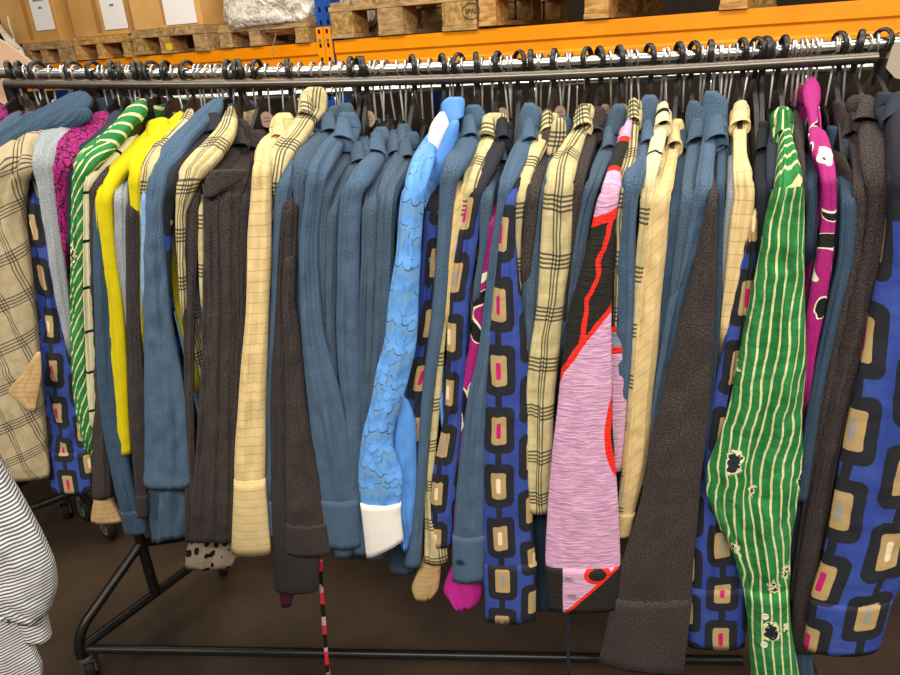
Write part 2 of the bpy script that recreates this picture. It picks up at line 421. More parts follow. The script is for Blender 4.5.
# ------------------------------------------------------------------ clothes rack
HL, HR, HX = 1.350, 1.321, .75
def rail_z(x):
    t = (x+HX)/(2*HX); return HL+.008+(HR-HL)*t-.014*(1-(2*t-1)**2)
RACK = empty('clothes_rack', (0, 0, 0))
tag(RACK, 'long black wheeled clothes rack with a chrome rail packed with shirts', 'clothes rack')
xs = [-HX-.03+i*(2*HX+.05)/40 for i in range(41)]
b = MB(); b.tube([(x, 0, rail_z(x)) for x in xs], .0095, 16); b.build('rail', M['chrome'], RACK)
b = MB()
for x in (-HX-.035, HX+.022): b.tube([(x-.012, 0, rail_z(x)), (x+.012, 0, rail_z(x))], .0145, 16)
b.build('rail_end_fitting', M['chrome'], RACK)
b = MB(); b.tube([(x, -.020, rail_z(x)-.0172) for x in xs[1:-1]], .0080, 12); b.build('lower_bar', M['barmetal'], RACK)
Fc = atz(84, 651, .092); post_l = Vector((-HX, .0, .11))
def end_frame(px, front, sgn):
    b = MB(); b.tube([(px, 0, rail_z(px)-.02), (px, 0, .10)], .0125, 14); b.build('post', M['frame'], RACK)
    back = Vector((2*px-front.x, -front.y, front.z))
    b = MB(); b.tube([front+Vector((0, 0, .012)), back+Vector((0, 0, .012))], .0115, 14); b.build('base_bar', M['frame'], RACK)
    for e, o in ((front, 1), (back, -1)):
        top = Vector((px, 0, .265)); low = e+Vector((0, -.012*o, 0)); bend = e+Vector((0, -.010*o, .055))
        pts = [e+Vector((0, 0, -.01))]
        for i in range(9):
            t = i/8; pts.append((1-t)**2*low+2*t*(1-t)*bend+t*t*(bend+(top-bend)*.22))
        pts.append(top)
        b = MB(); b.tube(pts, .0115, 14); b.build('brace', M['frame'], RACK)
        caster(RACK, e+Vector((0, 0, -.012)), M['frame'])
def caster(parent, top, fm, ang=.5, r=.031):
    # fork, plate and stem, with the wheel as its sub-part
    b = MB(); R = Matrix.Rotation(ang, 3, 'Z'); wz = r
    b.lathe([(.010, 0), (.016, -.004), (.016, -.012), (.008, -.016)], (top.x, top.y, top.z))
    off = R @ Vector((0, .016, 0)); c = Vector((top.x, top.y, wz))+off
    for s in (-1, 1): b.box(c+R @ Vector((s*.014, -.006, .016)), (.003, .022, .044), R)
    b.box(Vector((top.x, top.y, top.z-.017))+R @ Vector((0, .006, 0)), (.031, .030, .004), R)
    f = b.build('caster', M['grey'], parent)
    w = MB(); w.lathe([(r*.6, -.010), (r*.93, -.010), (r, -.005), (r, .005), (r*.93, .010), (r*.6, .010)], (0, 0, 0), 'x', 24)
    for i in range(len(w.v)): w.v[i] = R @ w.v[i]+c
    wo = w.build('wheel', M['rubber'], f)
    h = MB(); h.lathe([(.004, -.0135), (r*.55, -.0115), (r*.55, .0115), (.004, .0135)], (0, 0, 0), 'x', 20)
    for i in range(len(h.v)): h.v[i] = R @ h.v[i]+c
    h.build('wheel_hub', M['hub'], f)
end_frame(-HX, Vector((Fc.x, Fc.y, .092)), -1)
Rf = Vector((HX+.03, Fc.y, .092)); end_frame(HX, Rf, 1)
be = atz(742, 661, .09)
b = MB(); b.tube([Vector((Fc.x, Fc.y, .099)), Vector((be.x, be.y, .092)), ], .0105, 14); b.build('cross_bar', M['frame'], RACK)

# ------------------------------------------------------------------ cloth lofts
DEBUG = ()
def smooth01(t): t = max(0., min(1., t)); return t*t*(3-2*t)
def interp_rows(rows, ys):
    """smooth monotone interpolation of the columns of rows at the heights ys"""
    r = np.array(rows, float); y = r[:, 0]; out = []
    for c in range(1, r.shape[1]):
        f = r[:, c]; n = len(y); h = np.diff(y); d = np.diff(f)/h
        mslope = np.zeros(n); mslope[0] = d[0]; mslope[-1] = d[-1]
        for i in range(1, n-1):
            if d[i-1]*d[i] > 0: w1 = 2*h[i]+h[i-1]; w2 = h[i]+2*h[i-1]; mslope[i] = (w1+w2)/(w1/d[i-1]+w2/d[i])
        k = np.clip(np.searchsorted(y, ys, 'right')-1, 0, n-2); t = (ys-y[k])/h[k]
        out.append((1+2*t)*(1-t)**2*f[k]+t*(1-t)**2*h[k]*mslope[k]+t*t*(3-2*t)*f[k+1]+t*t*(t-1)*h[k]*mslope[k+1])
    return out
def cloth_tube(name, mat, rows, yfun, parent, seed, depth=None, fold=1.0, ext=-.35, seam=None, cap=True, n_rows=None, uvoff=(0, 0), wob=1.0, vstart=0.0, slant=0.0, lip=0.0, fade=0.0):
    """a hanging cloth tube; rows are (height, left, right); yfun gives the distance from the rail at each height"""
    R = random.Random(seed); y0, y1 = rows[0][0], rows[-1][0]
    n = n_rows or max(12, int((y1-y0)/5)); ys = np.linspace(y0, y1, n); xl, xr = interp_rows(rows, ys)
    C = []; A = []
    for i in range(n):
        Y = yfun(ys[i]); sl = slant*(ys[i]-y0)/max(1, y1-y0)
        a = at(xl[i]-ext, ys[i]-sl, Y); c = at(xr[i]+ext, ys[i]+sl, Y); C.append((a+c)/2); A.append((c-a)/2)
    almax = max(a.length for a in A); total = sum((C[i]-C[i-1]).length for i in range(1, n))
    NP = max(2, min(7, int(almax/.0052)))
    pleats = []
    for k in range(NP):
        sgn = 1 if R.random() < .55 else -1
        pleats.append((R.uniform(-.85, .85), sgn*R.uniform(.35, 1.0), R.uniform(.10, .30) if sgn > 0 else R.uniform(.06, .15), R.uniform(0, 6.28), R.uniform(3, 9), R.uniform(.03, .14)))
    so = Vector((R.uniform(0, 50), R.uniform(0, 50), 0))
    NF, NB = 44, 12; NUU = NF+NB
    verts = []; vacc = vstart; rings = []
    for i in range(n):
        T = (C[min(i+1, n-1)]-C[max(i-1, 0)]); T = T.normalized() if T.length > 1e-9 else Vector((0, 0, -1))
        a = A[i]; D = a.cross(T)
        if D.length < 1e-9: D = Vector((0, -1, 0))
        D.normalize()
        if D.y > 0 and abs(D.y) > .3: D = -D
        if D.z < 0 and abs(D.y) <= .3: D = -D
        al = a.length; dep = depth*.6 if depth else max(.005, min(.0105, al*.52))
        if i: vacc += (C[i]-C[i-1]).length
        g = fold*(.25+.75*smooth01((vacc-vstart-.03)/.14))
        if fade: g *= .25+.75*smooth01((total-(vacc-vstart))/fade)
        capf = 1.0
        if cap: capf = (cap if isinstance(cap, tuple) else (.5, .86, .96))[i] if i < 3 else 1.0
        sm = 1.0; seamd = 0.
        if seam is not None:
            dd = ys[i]-seam
            if abs(dd) < 2.6: sm = .91; seamd = -.0018
        if lip and i >= n-2: sm *= 1+lip
        ring = []; us_r = []; prev = None; acc = 0.
        for k in range(NUU+1):
            if k <= NB//2 or k > NB//2+NF:          # back half
                kk = k+NB//2 if k <= NB//2 else k-NF-NB//2-0
                th = math.pi*(kk/NB)                # right edge -> back -> left edge
                s = math.cos(th); fr = -1.7*math.sin(th)**.8 if math.sin(th) > 1e-6 else 0.
                off = a*(s*capf*sm)+D*(fr*dep*capf)
            else:
                q = (k-NB//2)/NF; s = -math.cos(math.pi*q); s = math.copysign(abs(s)**.9, s)
                e = max(0., 1-abs(s)**2.4)**.62
                f = 0.
                for (sk, am, w, p0, fq, dr) in pleats:
                    c_ = sk+dr*math.sin(p0+fq*vacc*2.2); d = abs(s-c_)/w
                    f += am*math.exp(-d**1.08)*(.65+.35*math.sin(p0*2+fq*vacc*3))
                f *= .0074*min(1., al/.014)
                nz = mnoise.noise(Vector((s*al*60, vacc*22, 0))+so)*.0024+mnoise.noise(Vector((s*al*30+vacc*20, vacc*55, 3))+so)*.0016
                off = a*(s*capf*sm*(1+.02*math.sin(vacc*30+so.x)*g*wob))+D*((e*dep+e*g*(f+nz*min(1.6, al/.012))+seamd)*capf)
            p = C[i]+off; ring.append(p)
            if prev is not None: acc += (p-prev).length
            us_r.append(acc); prev = p
        mid = us_r[NB//2+NF//2]
        rings.append((ring, [x-mid+uvoff[0] for x in us_r], vacc+uvoff[1]))
    # the open end turns inwards so that it reads as a hollow hem
    ring, ur, vv = rings[-1]; cc = sum(ring[:-1], Vector())/NUU
    rings.append(([cc+(p-cc)*.90+Vector((0, .0035, .0008)) for p in ring], ur, vv+.001))
    rings.append(([cc+(p-cc)*.62+Vector((0, .011, .03)) for p in ring], ur, vv+.03))
    faces = []; uvs = []; NU = NUU
    for ring, ur, vv in rings: verts += ring[:NU]
    for i in range(len(rings)-1):
        for k in range(NU):
            k2 = (k+1) % NU
            faces.append((i*NU+k, (i+1)*NU+k, (i+1)*NU+k2, i*NU+k2))
            u0, u1 = rings[i][1], rings[i+1][1]
            uvs.append(((u0[k], rings[i][2]), (u1[k], rings[i+1][2]), (u1[k+1], rings[i+1][2]), (u0[k+1], rings[i][2])))
    faces.append(tuple(range(NU))); uvs.append([(rings[0][1][k], rings[0][2]) for k in range(NU)])
    L = len(rings)-1; faces.append(tuple(L*NU+k for k in reversed(range(NU)))); uvs.append([(rings[L][1][k], rings[L][2]) for k in reversed(range(NU))])
    o = link_mesh(name, verts, faces, mat, None, uvs)
    if parent is not None: attach(o, parent)
    o['_v'] = ''
    del o['_v']
    if DEBUG and mat.name in DEBUG: print('DBG', mat.name, name, [(round(float(ys[i])), round(rings[i][2], 3)) for i in range(0, n, max(1, n//14))], 'al', [round(A[i].length, 3) for i in range(0, n, max(1, n//14))])
    return o, C, A, vacc
# hanger prototypes: hook meshes written round (0,0,0) = the centre of the rail
def hook_mesh(name, r, wire, fl, mat, drop):
    b = MB(); pts = []
    for i in range(17):
        a = math.radians(226-i*(226+70)/16); pts.append(Vector((0, math.cos(a)*r, math.sin(a)*r)))
    pts.append(Vector((0, r*.12, -r*1.25))); pts.append(Vector((0, 0, -r*1.9))); pts.append(Vector((0, 0, -drop)))
    b.tube(pts, wire, 8, flat=fl)
    o = b.build(name, mat); me = o.data; bpy.data.objects.remove(o); return me
HOOK_W = [hook_mesh('hook', .0122, .0019, None, M['wire'], .085)]
HOOK_B = [hook_mesh('hook', .0165, .0030, 1.5, M['blackplastic'], .06)]
hanger_n = 0
def add_hanger(hx, label, kind, near=None, far=None, yaw=0.0, group=None, nz=.088):
    """kind c = chrome hook on a dark bar, b = black plastic, d = black plastic with a size disc"""
    z = rail_z(hx); top = Vector((hx, 0, z))
    t = empty('clothes_hanger', top); tag(t, label, 'hanger', group)
    me = (HOOK_W if kind == 'c' else HOOK_B)[0]
    o = bpy.data.objects.new('hook', me); COL.objects.link(o); o.parent = t
    o.location = (0, 0, .0035 if kind != 'c' else .002); o.rotation_euler = (rnd.uniform(-.1, .1), rnd.uniform(-.1, .1), yaw*(.5 if kind == 'c' else 1.2))
    nk = top+Vector((0, 0, -nz if kind == 'c' else -.062))
    if near is None: near = [nk+Vector((0, -.04, -.030)), nk+Vector((0, -.09, -.085)), nk+Vector((0, -.14, -.145))]
    far = [Vector((2*nk.x-p.x, -p.y, p.z)) for p in near]
    def along(pts, q):
        P = [nk]+list(pts); f = q*(len(P)-1); i = min(int(f), len(P)-2); return P[i].lerp(P[i+1], f-i)
    b = MB()
    if kind == 'c':
        def arc(e): return [along(e, q) for q in (0, .15, .35, .6, .85, 1)]
        b.tube(list(reversed(arc(near)))+arc(far)[1:], [.005]*4+[.0065]*3+[.005]*4, 8); b.build('hanger_arms', M['darkwood'], t)
        b = MB(); b.tube([nk+Vector((0, 0, .014)), nk], .0042, 8); b.build('hook_socket', M['darkwood'], t)
    else:
        n = 14; V_ = []; fc = []
        dirv = (near[-1]-far[-1]); dirv.z = 0; dirv.normalize(); side = Vector((dirv.y, -dirv.x, 0))*-1
        if side.x < 0: side = -side
        for i in range(2*n+1):
            q = (i-n)/n; e = near if q < 0 else far; aq = abs(q)
            c = along(e, aq)
            up = .006+.018*(1-aq)**2; dn = .008+.024*(1-aq)**1.5; th = .0050+.003*aq
            for (zz, ss_) in ((up, -1), (up, 1), (-dn, 1), (-dn, -1)): V_.append(c+Vector((0, 0, zz))+side*(th*ss_*(.6 if zz > 0 else 1)))
        for i in range(2*n):
            for k in range(4): k2 = (k+1) % 4; fc.append((i*4+k, i*4+k2, (i+1)*4+k2, (i+1)*4+k))
        fc.append((0, 1, 2, 3)); fc.append(tuple(8*n+k for k in range(4)))
        b.add(V_, fc); b.build('hanger_arms', M['blackplastic'], t)
        if kind == 'd':
            ang = rnd.uniform(.25, .95); side = Vector((math.sin(ang), -math.cos(ang), 0)); dirv = Vector((math.cos(ang), math.sin(ang), 0))
            c = nk+side*.0145+Vector((0, 0, -.016)); b = MB(); N = 20; R = .0118
            ring = [c+dirv*(math.cos(2*math.pi*k/N)*R)+Vector((0, 0, math.sin(2*math.pi*k/N)*R*1.15)) for k in range(N)]
            b.add([p for p in ring]+[p+side*.0016 for p in ring], [tuple(range(N)), tuple(range(N, 2*N))]+[(k, (k+1) % N, N+(k+1) % N, N+k) for k in range(N)])
            d = b.build('size_disc', M['disc'], t)
            b = MB()
            for (zz, w) in ((.003, .010), (-.003, .013)):
                for q in range(4):
                    pc = c+side*.0017+dirv*((q-1.5)*w/4)+Vector((0, 0, zz)); hw = dirv*(w/11); hz = Vector((0, 0, .0009))
                    b.add([pc-hw-hz, pc+hw-hz, pc+hw+hz, pc-hw+hz], [(0, 1, 2, 3)])
            b.build('size_print', M['ink'], d)
    return t
USED_X = []
gi = 0
def G(label, short, mat, rows, collar=None, cmat=None, ys=None, dy=0.0, tail=None, hang='c', cuff=None, cuffmat=None, buttons=(), bmat='button',
      extras=(), name='shirt', hook=True, body=True, fold=1.0, y0=-.045, ysh=-.20, depth=None, group=None, slant=0.0, hem=.03, tail_to=478, uo=None, vo=0.0):
    """one garment on the rail: near sleeve, body, collar, cuff, buttons; with its hanger"""
    global gi; gi += 1; R = random.Random(gi*31+5)
    if dy == 0: dy = (0, -.009, -.003)[gi % 3]
    rows = [tuple(map(float, r)) for r in rows]; first = rows[0][0]
    if ys is None: ys = first+52
    last = rows[-1][0]
    if tail is None: tail = last < 470
    end = last
    if tail:
        x = (rows[-1][1]+rows[-1][2])/2; hw = max(5.5, (rows[-1][2]-rows[-1][1])/2); y = last
        while y < tail_to:
            st = 30; x += (549-x)/(1970-y)*st; y += st; rows.append((y, x-hw, x+hw))
        end = rows[-1][0]
    def yf(y):
        q = min(1., max(0., (y-first)/(ys-first))); v = y0+(ysh-y0)*(.62*q+.38*math.sin(q*math.pi/2))
        if tail and y > last-10: v += .05*smooth01((y-last+10)/50)
        return v+dy
    hx = at((rows[0][1]+rows[0][2])/2 if not collar else (collar[0][1]+collar[0][2])/2, (collar or rows)[0][0], y0).x
    hx = max(-HX-.02, min(HX+.005, hx))
    t = empty(name, (hx, 0, rail_z(hx)-.09)); tag(t, label, name if name in ('shirt', 'dress', 'jacket', 'blouse') else 'shirt', group)
    uo = R.uniform(0, .5) if uo is None else uo
    main = rows if not cuff else rows
    cut = cuff if cuff else None
    if cut:
        sl = [r for r in rows if r[0] < cut]; xl, xr = interp_rows(rows, np.array([cut])); sl.append((cut, xl[0]+.8, xr[0]-.8))
        main = sl
    o, C, A, vend = cloth_tube('sleeve', M[mat], main, yf, t, gi, depth=depth, fold=fold, seam=ys if mat != 'MS' else None, uvoff=(uo, vo), fade=.05 if cut else .02)
    if cut:
        xl, xr = interp_rows(rows, np.array([cut-5.])); cr = [(cut-5., xl[0]-.4, xr[0]+.4)]+[r for r in rows if r[0] > cut]
        if len(cr) < 2: cr.append((last, rows[-1][1], rows[-1][2]))
        k = cloth_tube('cuff', M[cuffmat or mat], cr, lambda y: yf(y)-.003, t, gi+500, depth=depth, fold=.35, n_rows=10, uvoff=(0 if cuffmat else uo, 0 if cuffmat else vend), slant=slant, cap=False)[0]
    if collar:
        cl = [tuple(map(float, r)) for r in collar]; c0, c1 = cl[0][0], cl[-1][0]
        cloth_tube('collar', M[cmat or mat], cl, lambda y: yf(y)-.006-.007*smooth01((y-c0)/(c1-c0)), t, gi+900, fold=.25, n_rows=14, ext=.9, uvoff=(uo, .3), slant=R.choice((-6, -5, -4, -3, 3)), lip=.07, cap=(.74, .94, .99), depth=.016)
    for ex in extras:
        nm, em, er, edy = ex[:4]
        cloth_tube(nm, M[em], [tuple(map(float, r)) for r in er], lambda y: ysh+dy+edy, t, gi+1300+len(er), fold=1.6 if nm in ('cuff', 'sleeve') else .5, ext=.4, cap=True if nm in ('sleeve', 'lining', 'front_panel', 'facing') else False, uvoff=(0, 0) if em in ('PKB', 'RB') else (uo, 0), depth=ex[4] if len(ex) > 4 else None)
    for (bx, by) in buttons:
        p = at(bx, by, yf(by)-.020); bb = MB()
        bb.lathe([(.0022, 0), (.0056, 0), (.0062, -.0012), (.0058, -.0026), (.0040, -.0020), (.0008, -.0018)], (0, 0, 0), 'y', 18)
        n_ = (CAM-p).normalized()
        bb.v = [p+q for q in bb.v]; bo = bb.build('button', M[bmat], t)
    # body of the garment behind the sleeve, from the near shoulder through the rail to the far shoulder
    i_s = min(range(len(C)), key=lambda i: abs(np.linspace(main[0][0], main[-1][0], len(C))[i]-ys))
    Sh = C[i_s]; neck = Vector((hx, 0, C[0].z))
    if body:
        zh = at(450, min(end, 560) if cuff is None else cut-8, ysh).z+hem
        th = max(.005, min(.011, A[i_s].length*.8)); rings = []
        zs = [(C[0].z-.012, .22), (C[0].z-.02, .34), (C[0].z*.6+Sh.z*.4, .55), (Sh.z+.012, .80), (Sh.z-.012, .88)]
        nz = 16
        for q in range(1, nz+1): zs.append((Sh.z-.012+(zh-Sh.z+.012)*q/nz, .88))
        V_ = []; fc = []; uv = []; n = 24; e = Vector((Sh.x-neck.x, Sh.y, 0)); pz = R.uniform(0, 6)
        for (z, s) in zs:
            for k in range(n):
                a = 2*math.pi*k/n; along = math.cos(a)*s
                if along < 0: along *= .95
                wavy = .004*math.sin(along*11+pz+z*3)*(1 if z < Sh.z else 0)
                cp = Vector((neck.x, 0, z))+e*along
                V_.append(cp+Vector((math.sin(a)*th+wavy, 0, 0)))
        for i in range(len(zs)-1):
            for k in range(n):
                k2 = (k+1) % n; fc.append((i*n+k, i*n+k2, (i+1)*n+k2, (i+1)*n+k))
                q = [(V_[j].y*1.0, 1.4-V_[j].z) for j in (i*n+k, i*n+k2, (i+1)*n+k2, (i+1)*n+k)]; uv.append(q)
        fc.append(tuple(range(n-1, -1, -1))); uv.append([(0, 0)]*n)
        fc.append(tuple((len(zs)-1)*n+k for k in range(n))); uv.append([(0, 0)]*n)
        o = link_mesh('body', V_, fc, M[mat], None, uv); attach(o, t)
    if hook:
        nk = Vector((hx, 0, rail_z(hx)-.08)); near = Vector((Sh.x*.85+hx*.15, Sh.y*.85, Sh.z+.004)); far = Vector((2*hx-near.x, -near.y, near.z))
        path = [C[i]-Vector((0, 0, .010)) for i in (2, max(3, int(i_s*.35)), max(4, int(i_s*.6)), max(5, int(i_s*.85)))]
        add_hanger(hx, {'c': 'chrome-hooked hanger', 'b': 'black plastic hanger', 'd': 'black plastic hanger with tan size disc'}[hang]+' carrying the '+short, hang, path, None, R.uniform(-.45, .45))
        USED_X.append(hx)
    return t
# ------------------------------------------------------------------ garments along the rail, from the far left end to the right end
G('magenta lace-print shirt at the very end of the rail', 'magenta shirt at the very end of the rail', 'MG', [(106,-8,10),(118,-14,9),(130,-22,5),(160,-45,-16),(300,-45,-16)], tail=False, hang='b', dy=.01)
G('slate blue shirt hanging furthest along beside the pale card', 'blue shirt beside the pale card', 'D1', [(112,14,25),(120,4,20),(130,-10,13),(145,-28,2),(165,-42,-12),(300,-42,-14)], tail=False, ys=165)
G('slate blue shirt second from the end by the pale card', 'second blue shirt from the card', 'D1', [(112,27,37),(122,16,36),(135,2,28),(150,-18,14),(170,-30,0),(400,-24,0)], tail=False, ys=170)
G('slate blue shirt bunched up in a thick fold on its hanger', 'bunched blue shirt', 'D3', [(93,74,92),(98,64,95),(106,50,90),(114,38,76),(124,20,54),(136,4,34),(150,-10,16),(180,-20,4),(400,-20,4)], tail=False, ys=165, hang='b', fold=2.0, extras=[('sleeve', 'D3', [(108,70,93),(118,60,92),(128,38,78),(138,22,56),(150,10,38),(165,0,22),(190,-10,8),(300,-10,6)], .085)])
G('tan checked jacket with wide sleeve and pale turned-back facing', 'tan checked jacket', 'PT', [(118,63,74),(128,46,68),(142,22,46),(155,5,37),(170,-10,33),(185,-20,25),(220,-26,23),(250,-28,27),(330,-34,36),(400,-34,42),(477,-34,49)], dy=-.018, ys=165, name='jacket', hang='d',
  extras=[('facing', 'ST', [(352,36,41),(372,24,41),(393,8,38),(402,20,36),(412,30,35)], -.028, .006)], depth=.03)
G('blue retro-print blouse with gathered cuff beside the tan checked jacket', 'blue retro blouse by the tan jacket', 'RS', [(172,26,34),(190,21,42),(220,20,50),(250,22,58),(300,30,66),(350,33,74),(400,34,82),(450,42,90),(492,52,93)], cuff=456, dy=.006, ys=200, name='blouse', hang='b', fold=1.5)
G('light grey marl knit shirt with narrow sleeve', 'light grey marl shirt', 'LG', [(117,80,98),(125,62,94),(135,45,80),(145,36,64),(160,34,55),(200,40,57),(250,48,63),(300,57,69),(345,67,74)], ys=160, hang='b')
G('magenta and black lace-print blouse beside light grey knit shirt', 'magenta lace blouse', 'MG', [(112,99,112),(122,85,112),(135,66,102),(150,54,86),(165,52,76),(180,53,70),(215,57,68),(257,62,68)], ys=165, name='blouse', hang='d')
G('dark grey shirt squeezed between magenta lace and green striped blouses', 'dark grey shirt behind the magenta blouse', 'K2', [(112,110,126),(122,104,124),(135,92,116),(150,78,100),(170,66,80),(200,65,74),(250,66,73)], ys=170)
G('green and cream diagonal striped blouse beside cream black-banded shirt', 'green diagonal striped blouse', 'G2', [(100,136,150),(110,126,147),(122,116,134),(135,102,124),(150,82,110),(165,73,97),(180,72,86),(200,71,83),(300,70,83),(380,72,86),(442,82,94)], ys=170, name='blouse', hang='b', tail=True)
G('cream shirt with two black bands over its shoulder', 'cream black-banded shirt', 'CR', [(119,122,138),(130,111,139),(145,97,130),(160,87,114),(175,82,99),(200,81,91),(300,83,94),(370,85,97),(425,88,97)], ys=178, hang='d')
G('charcoal shirt with straw-coloured turned-out cuff beside the cream banded shirt', 'charcoal shirt with straw cuff', 'C2', [(133,132,147),(145,118,147),(160,104,134),(175,93,118),(200,86,99),(300,88,100),(400,93,107),(497,92,112)], ys=185,
  extras=[('turned_cuff', 'ST', [(490,95,108),(500,94,111),(512,92,117),(521,91,123)], .004)], hang='b')
G('slate blue long-sleeved shirt just left of the front yellow shirt', 'blue shirt before the yellow one', 'D3', [(160,104,116),(180,97,108),(200,93,103),(300,94,113),(400,99,119),(480,113,132),(532,124,147)], ys=205, cuff=515)
G('bright yellow shirt whose whole long sleeve shows', 'front yellow shirt', 'Y', [(122,150,172),(135,142,170),(148,125,154),(160,110,142),(175,99,124),(200,95,112),(250,100,115),(300,108,122),(350,110,126),(400,115,128),(454,118,131)], collar=[(121,148,176),(130,146,178),(141,145,172)], ys=195, dy=-.01, hang='d', tail=False, fold=.6)
G('light grey marl shirt between the two yellow shirts', 'light grey shirt between the yellow ones', 'LG', [(152,130,142),(165,119,138),(190,113,129),(250,115,128),(290,121,129),(330,124,131)], ys=195)
G('charcoal shirt with plain cuff hanging behind the front yellow shirt', 'charcoal shirt behind the yellow one', 'C', [(170,132,142),(200,125,139),(300,126,140),(400,128,145),(516,136,148)], ys=210, cuff=500)
G('bright yellow shirt showing only a narrow strip beside cream check', 'narrow yellow shirt', 'Y', [(112,176,188),(125,165,187),(140,148,176),(152,133,158),(170,128,146),(200,130,142),(240,134,142),(280,137,143),(425,139,145)], ys=175, tail=False, hang='b', fold=.6)
G('cream checked shirt between narrow yellow and slate blue shirts', 'cream checked shirt by the narrow yellow one', 'P', [(110,184,197),(120,179,194),(135,164,184),(150,150,174),(170,140,160),(190,139,154),(240,139,149),(340,139,146)], ys=175)
G('pale blue shirt peeping out as a thin strip beside slate blue sleeve', 'thin pale blue shirt', 'LBL', [(165,147,156),(185,142,151),(200,141,149),(300,141,148)], ys=195)
G('slate blue shirt with wide folded cuff just right of narrow yellow strip', 'wide-cuffed blue shirt', 'D2', [(98,214,226),(110,200,222),(125,185,206),(140,170,193),(160,154,180),(180,147,168),(220,145,165),(300,143,169),(400,144,185),(480,143,190),(487,145,189)], ys=185, dy=-.008, hang='d', tail=False,
  extras=[('sleeve', 'D2', [(420,150,180),(485,147,188),(520,147,188),(536,150,186)], .03)], fold=1.2)
G('black shirt with blue print below yoke, beside wide-cuffed blue shirt', 'black-yoked shirt by the wide-cuffed blue one', 'RY1', [(118,205,228),(130,196,226),(145,182,210),(160,172,196),(180,163,184),(205,159,175),(250,160,171),(300,163,173)], collar=[(116,203,224),(126,200,229),(136,198,224)], cmat='K', ys=185)
G('cream checked shirt between the black-yoked and charcoal shirts', 'cream checked shirt by the black-yoked one', 'P', [(107,226,236),(118,222,238),(130,216,236),(145,202,228),(160,187,217),(172,179,205),(190,176,196),(220,175,186),(260,177,186),(310,180,187)], ys=178, hang='d')
G('charcoal shirt with slim sleeve between two cream checked shirts', 'slim charcoal shirt between checks', 'C2', [(150,208,220),(172,196,212),(190,187,201),(250,184,198),(300,183,195),(400,184,194),(540,185,201)], ys=195)
G('cream checked shirt showing a thin strip amid the charcoal shirts', 'thin cream checked shirt amid charcoal', 'P', [(165,200,210),(185,196,208),(200,195,207),(250,198,206),(300,200,206)], ys=205)
G('charcoal shirt with big raised collar beside the thin checked strip', 'big-collared charcoal shirt', 'C2', [(142,226,247),(160,211,238),(172,205,228),(200,203,223),(300,203,224),(400,199,222),(540,188,219)], collar=[(119,228,244),(130,224,249),(143,222,249),(150,225,246)], ys=190, hang='d', dy=-.006,
  extras=[('lapel', 'C2', [(170,212,248),(180,206,242),(190,204,224),(197,205,214)], -.012, .008)])
G('charcoal shirt with low collar left of the bare charcoal one', 'low-collared charcoal shirt', 'C2', [(150,240,260),(165,228,252),(180,216,248),(200,214,242),(300,218,241),(400,215,240),(540,211,237)], collar=[(130,246,264),(140,243,267),(152,241,264)], ys=195, hang='d')
G('charcoal shirt tucked against the cream pinstripe shirt', 'charcoal shirt against the cream pinstripe', 'C', [(158,244,258),(180,236,255),(200,236,252),(300,237,250),(480,229,240)], ys=200)
G('cream shirt with fine pinstripes and buttoned wide cuff', 'cream pinstripe shirt by charcoal', 'S', [(132,271,289),(145,258,280),(155,254,272),(200,250,271),(250,247,271),(300,246,269),(400,238,266),(480,234,265),(553,231,271)], collar=[(113,277,290),(122,272,294),(132,270,294),(141,272,286)], ys=165, cuff=484, dy=-.012, hang='b')
G('cream checked shirt with tall collar just right of cream pinstripe shirt', 'tall-collared cream checked shirt', 'P', [(110,300,320),(128,288,312),(145,274,300),(160,266,290),(175,266,282),(192,268,278)], collar=[(87,307,323),(97,301,326),(108,299,325),(118,299,314)], ys=175)
def denim(label, short, rows, collar, ys, **k): G(label, short, k.pop('mat', 'D1'), rows, collar=collar, ys=ys, **k)
denim('slate blue shirt first of the blue run, beside tall checked collar', 'first shirt of the blue run', [(132,298,320),(148,286,310),(165,278,300),(200,274,291),(250,271,283),(300,270,280),(400,264,275),(536,264,276)], [(107,310,324),(118,304,327),(136,300,316)], 180, mat='D2', cuff=505)
G('charcoal shirt hanging lowest among the blue run, dark hem showing', 'lowest charcoal shirt in the blue run', 'C', [(172,290,300),(195,284,300),(250,278,299),(300,276,296),(400,270,304),(480,270,316),(540,272,320),(590,275,318)], ys=205, dy=-.004, depth=.022,
  extras=[('tie_belt', 'RB', [(560,319,322),(590,320,323),(620,322,325.5),(645,324,327),(676,326.5,329.5)], .02, .002)])
G('charcoal shirt with gathered cuff falling over the lowest charcoal one', 'charcoal shirt with gathered cuff', 'C2', [(220,288,296),(300,282,295),(330,284,300),(400,286,306),(480,286,320),(553,286,332)], ys=260, cuff=528, dy=-.018, fold=1.2, hook=True)
denim('slate blue shirt second of the blue run, narrow sleeve strip', 'second shirt of the blue run', [(130,318,338),(145,303,327),(160,293,317),(180,292,310),(220,295,307),(300,296,306),(380,300,309)], [(106,330,339),(119,326,341),(135,320,336)], 170)
denim('slate blue shirt with long wide sleeve and deep cuff mid-run', 'wide-sleeved blue shirt', [(130,334,355),(145,322,344),(160,312,336),(175,306,328),(200,304,323),(250,299,318),(320,300,323),(400,307,342),(500,318,360),(546,325,362)], [(112,340,355),(126,336,360),(142,334,354)], 175, mat='D2', cuff=504, dy=-.012, hang='d')
denim('slate blue shirt whose narrow shoulder follows the wide blue sleeve', 'shirt after the wide blue sleeve', [(142,352,366),(155,338,356),(170,326,344),(190,316,334),(230,314,330),(300,314,327)], [(103,340,350),(112,339,353),(124,338,350)], 190)
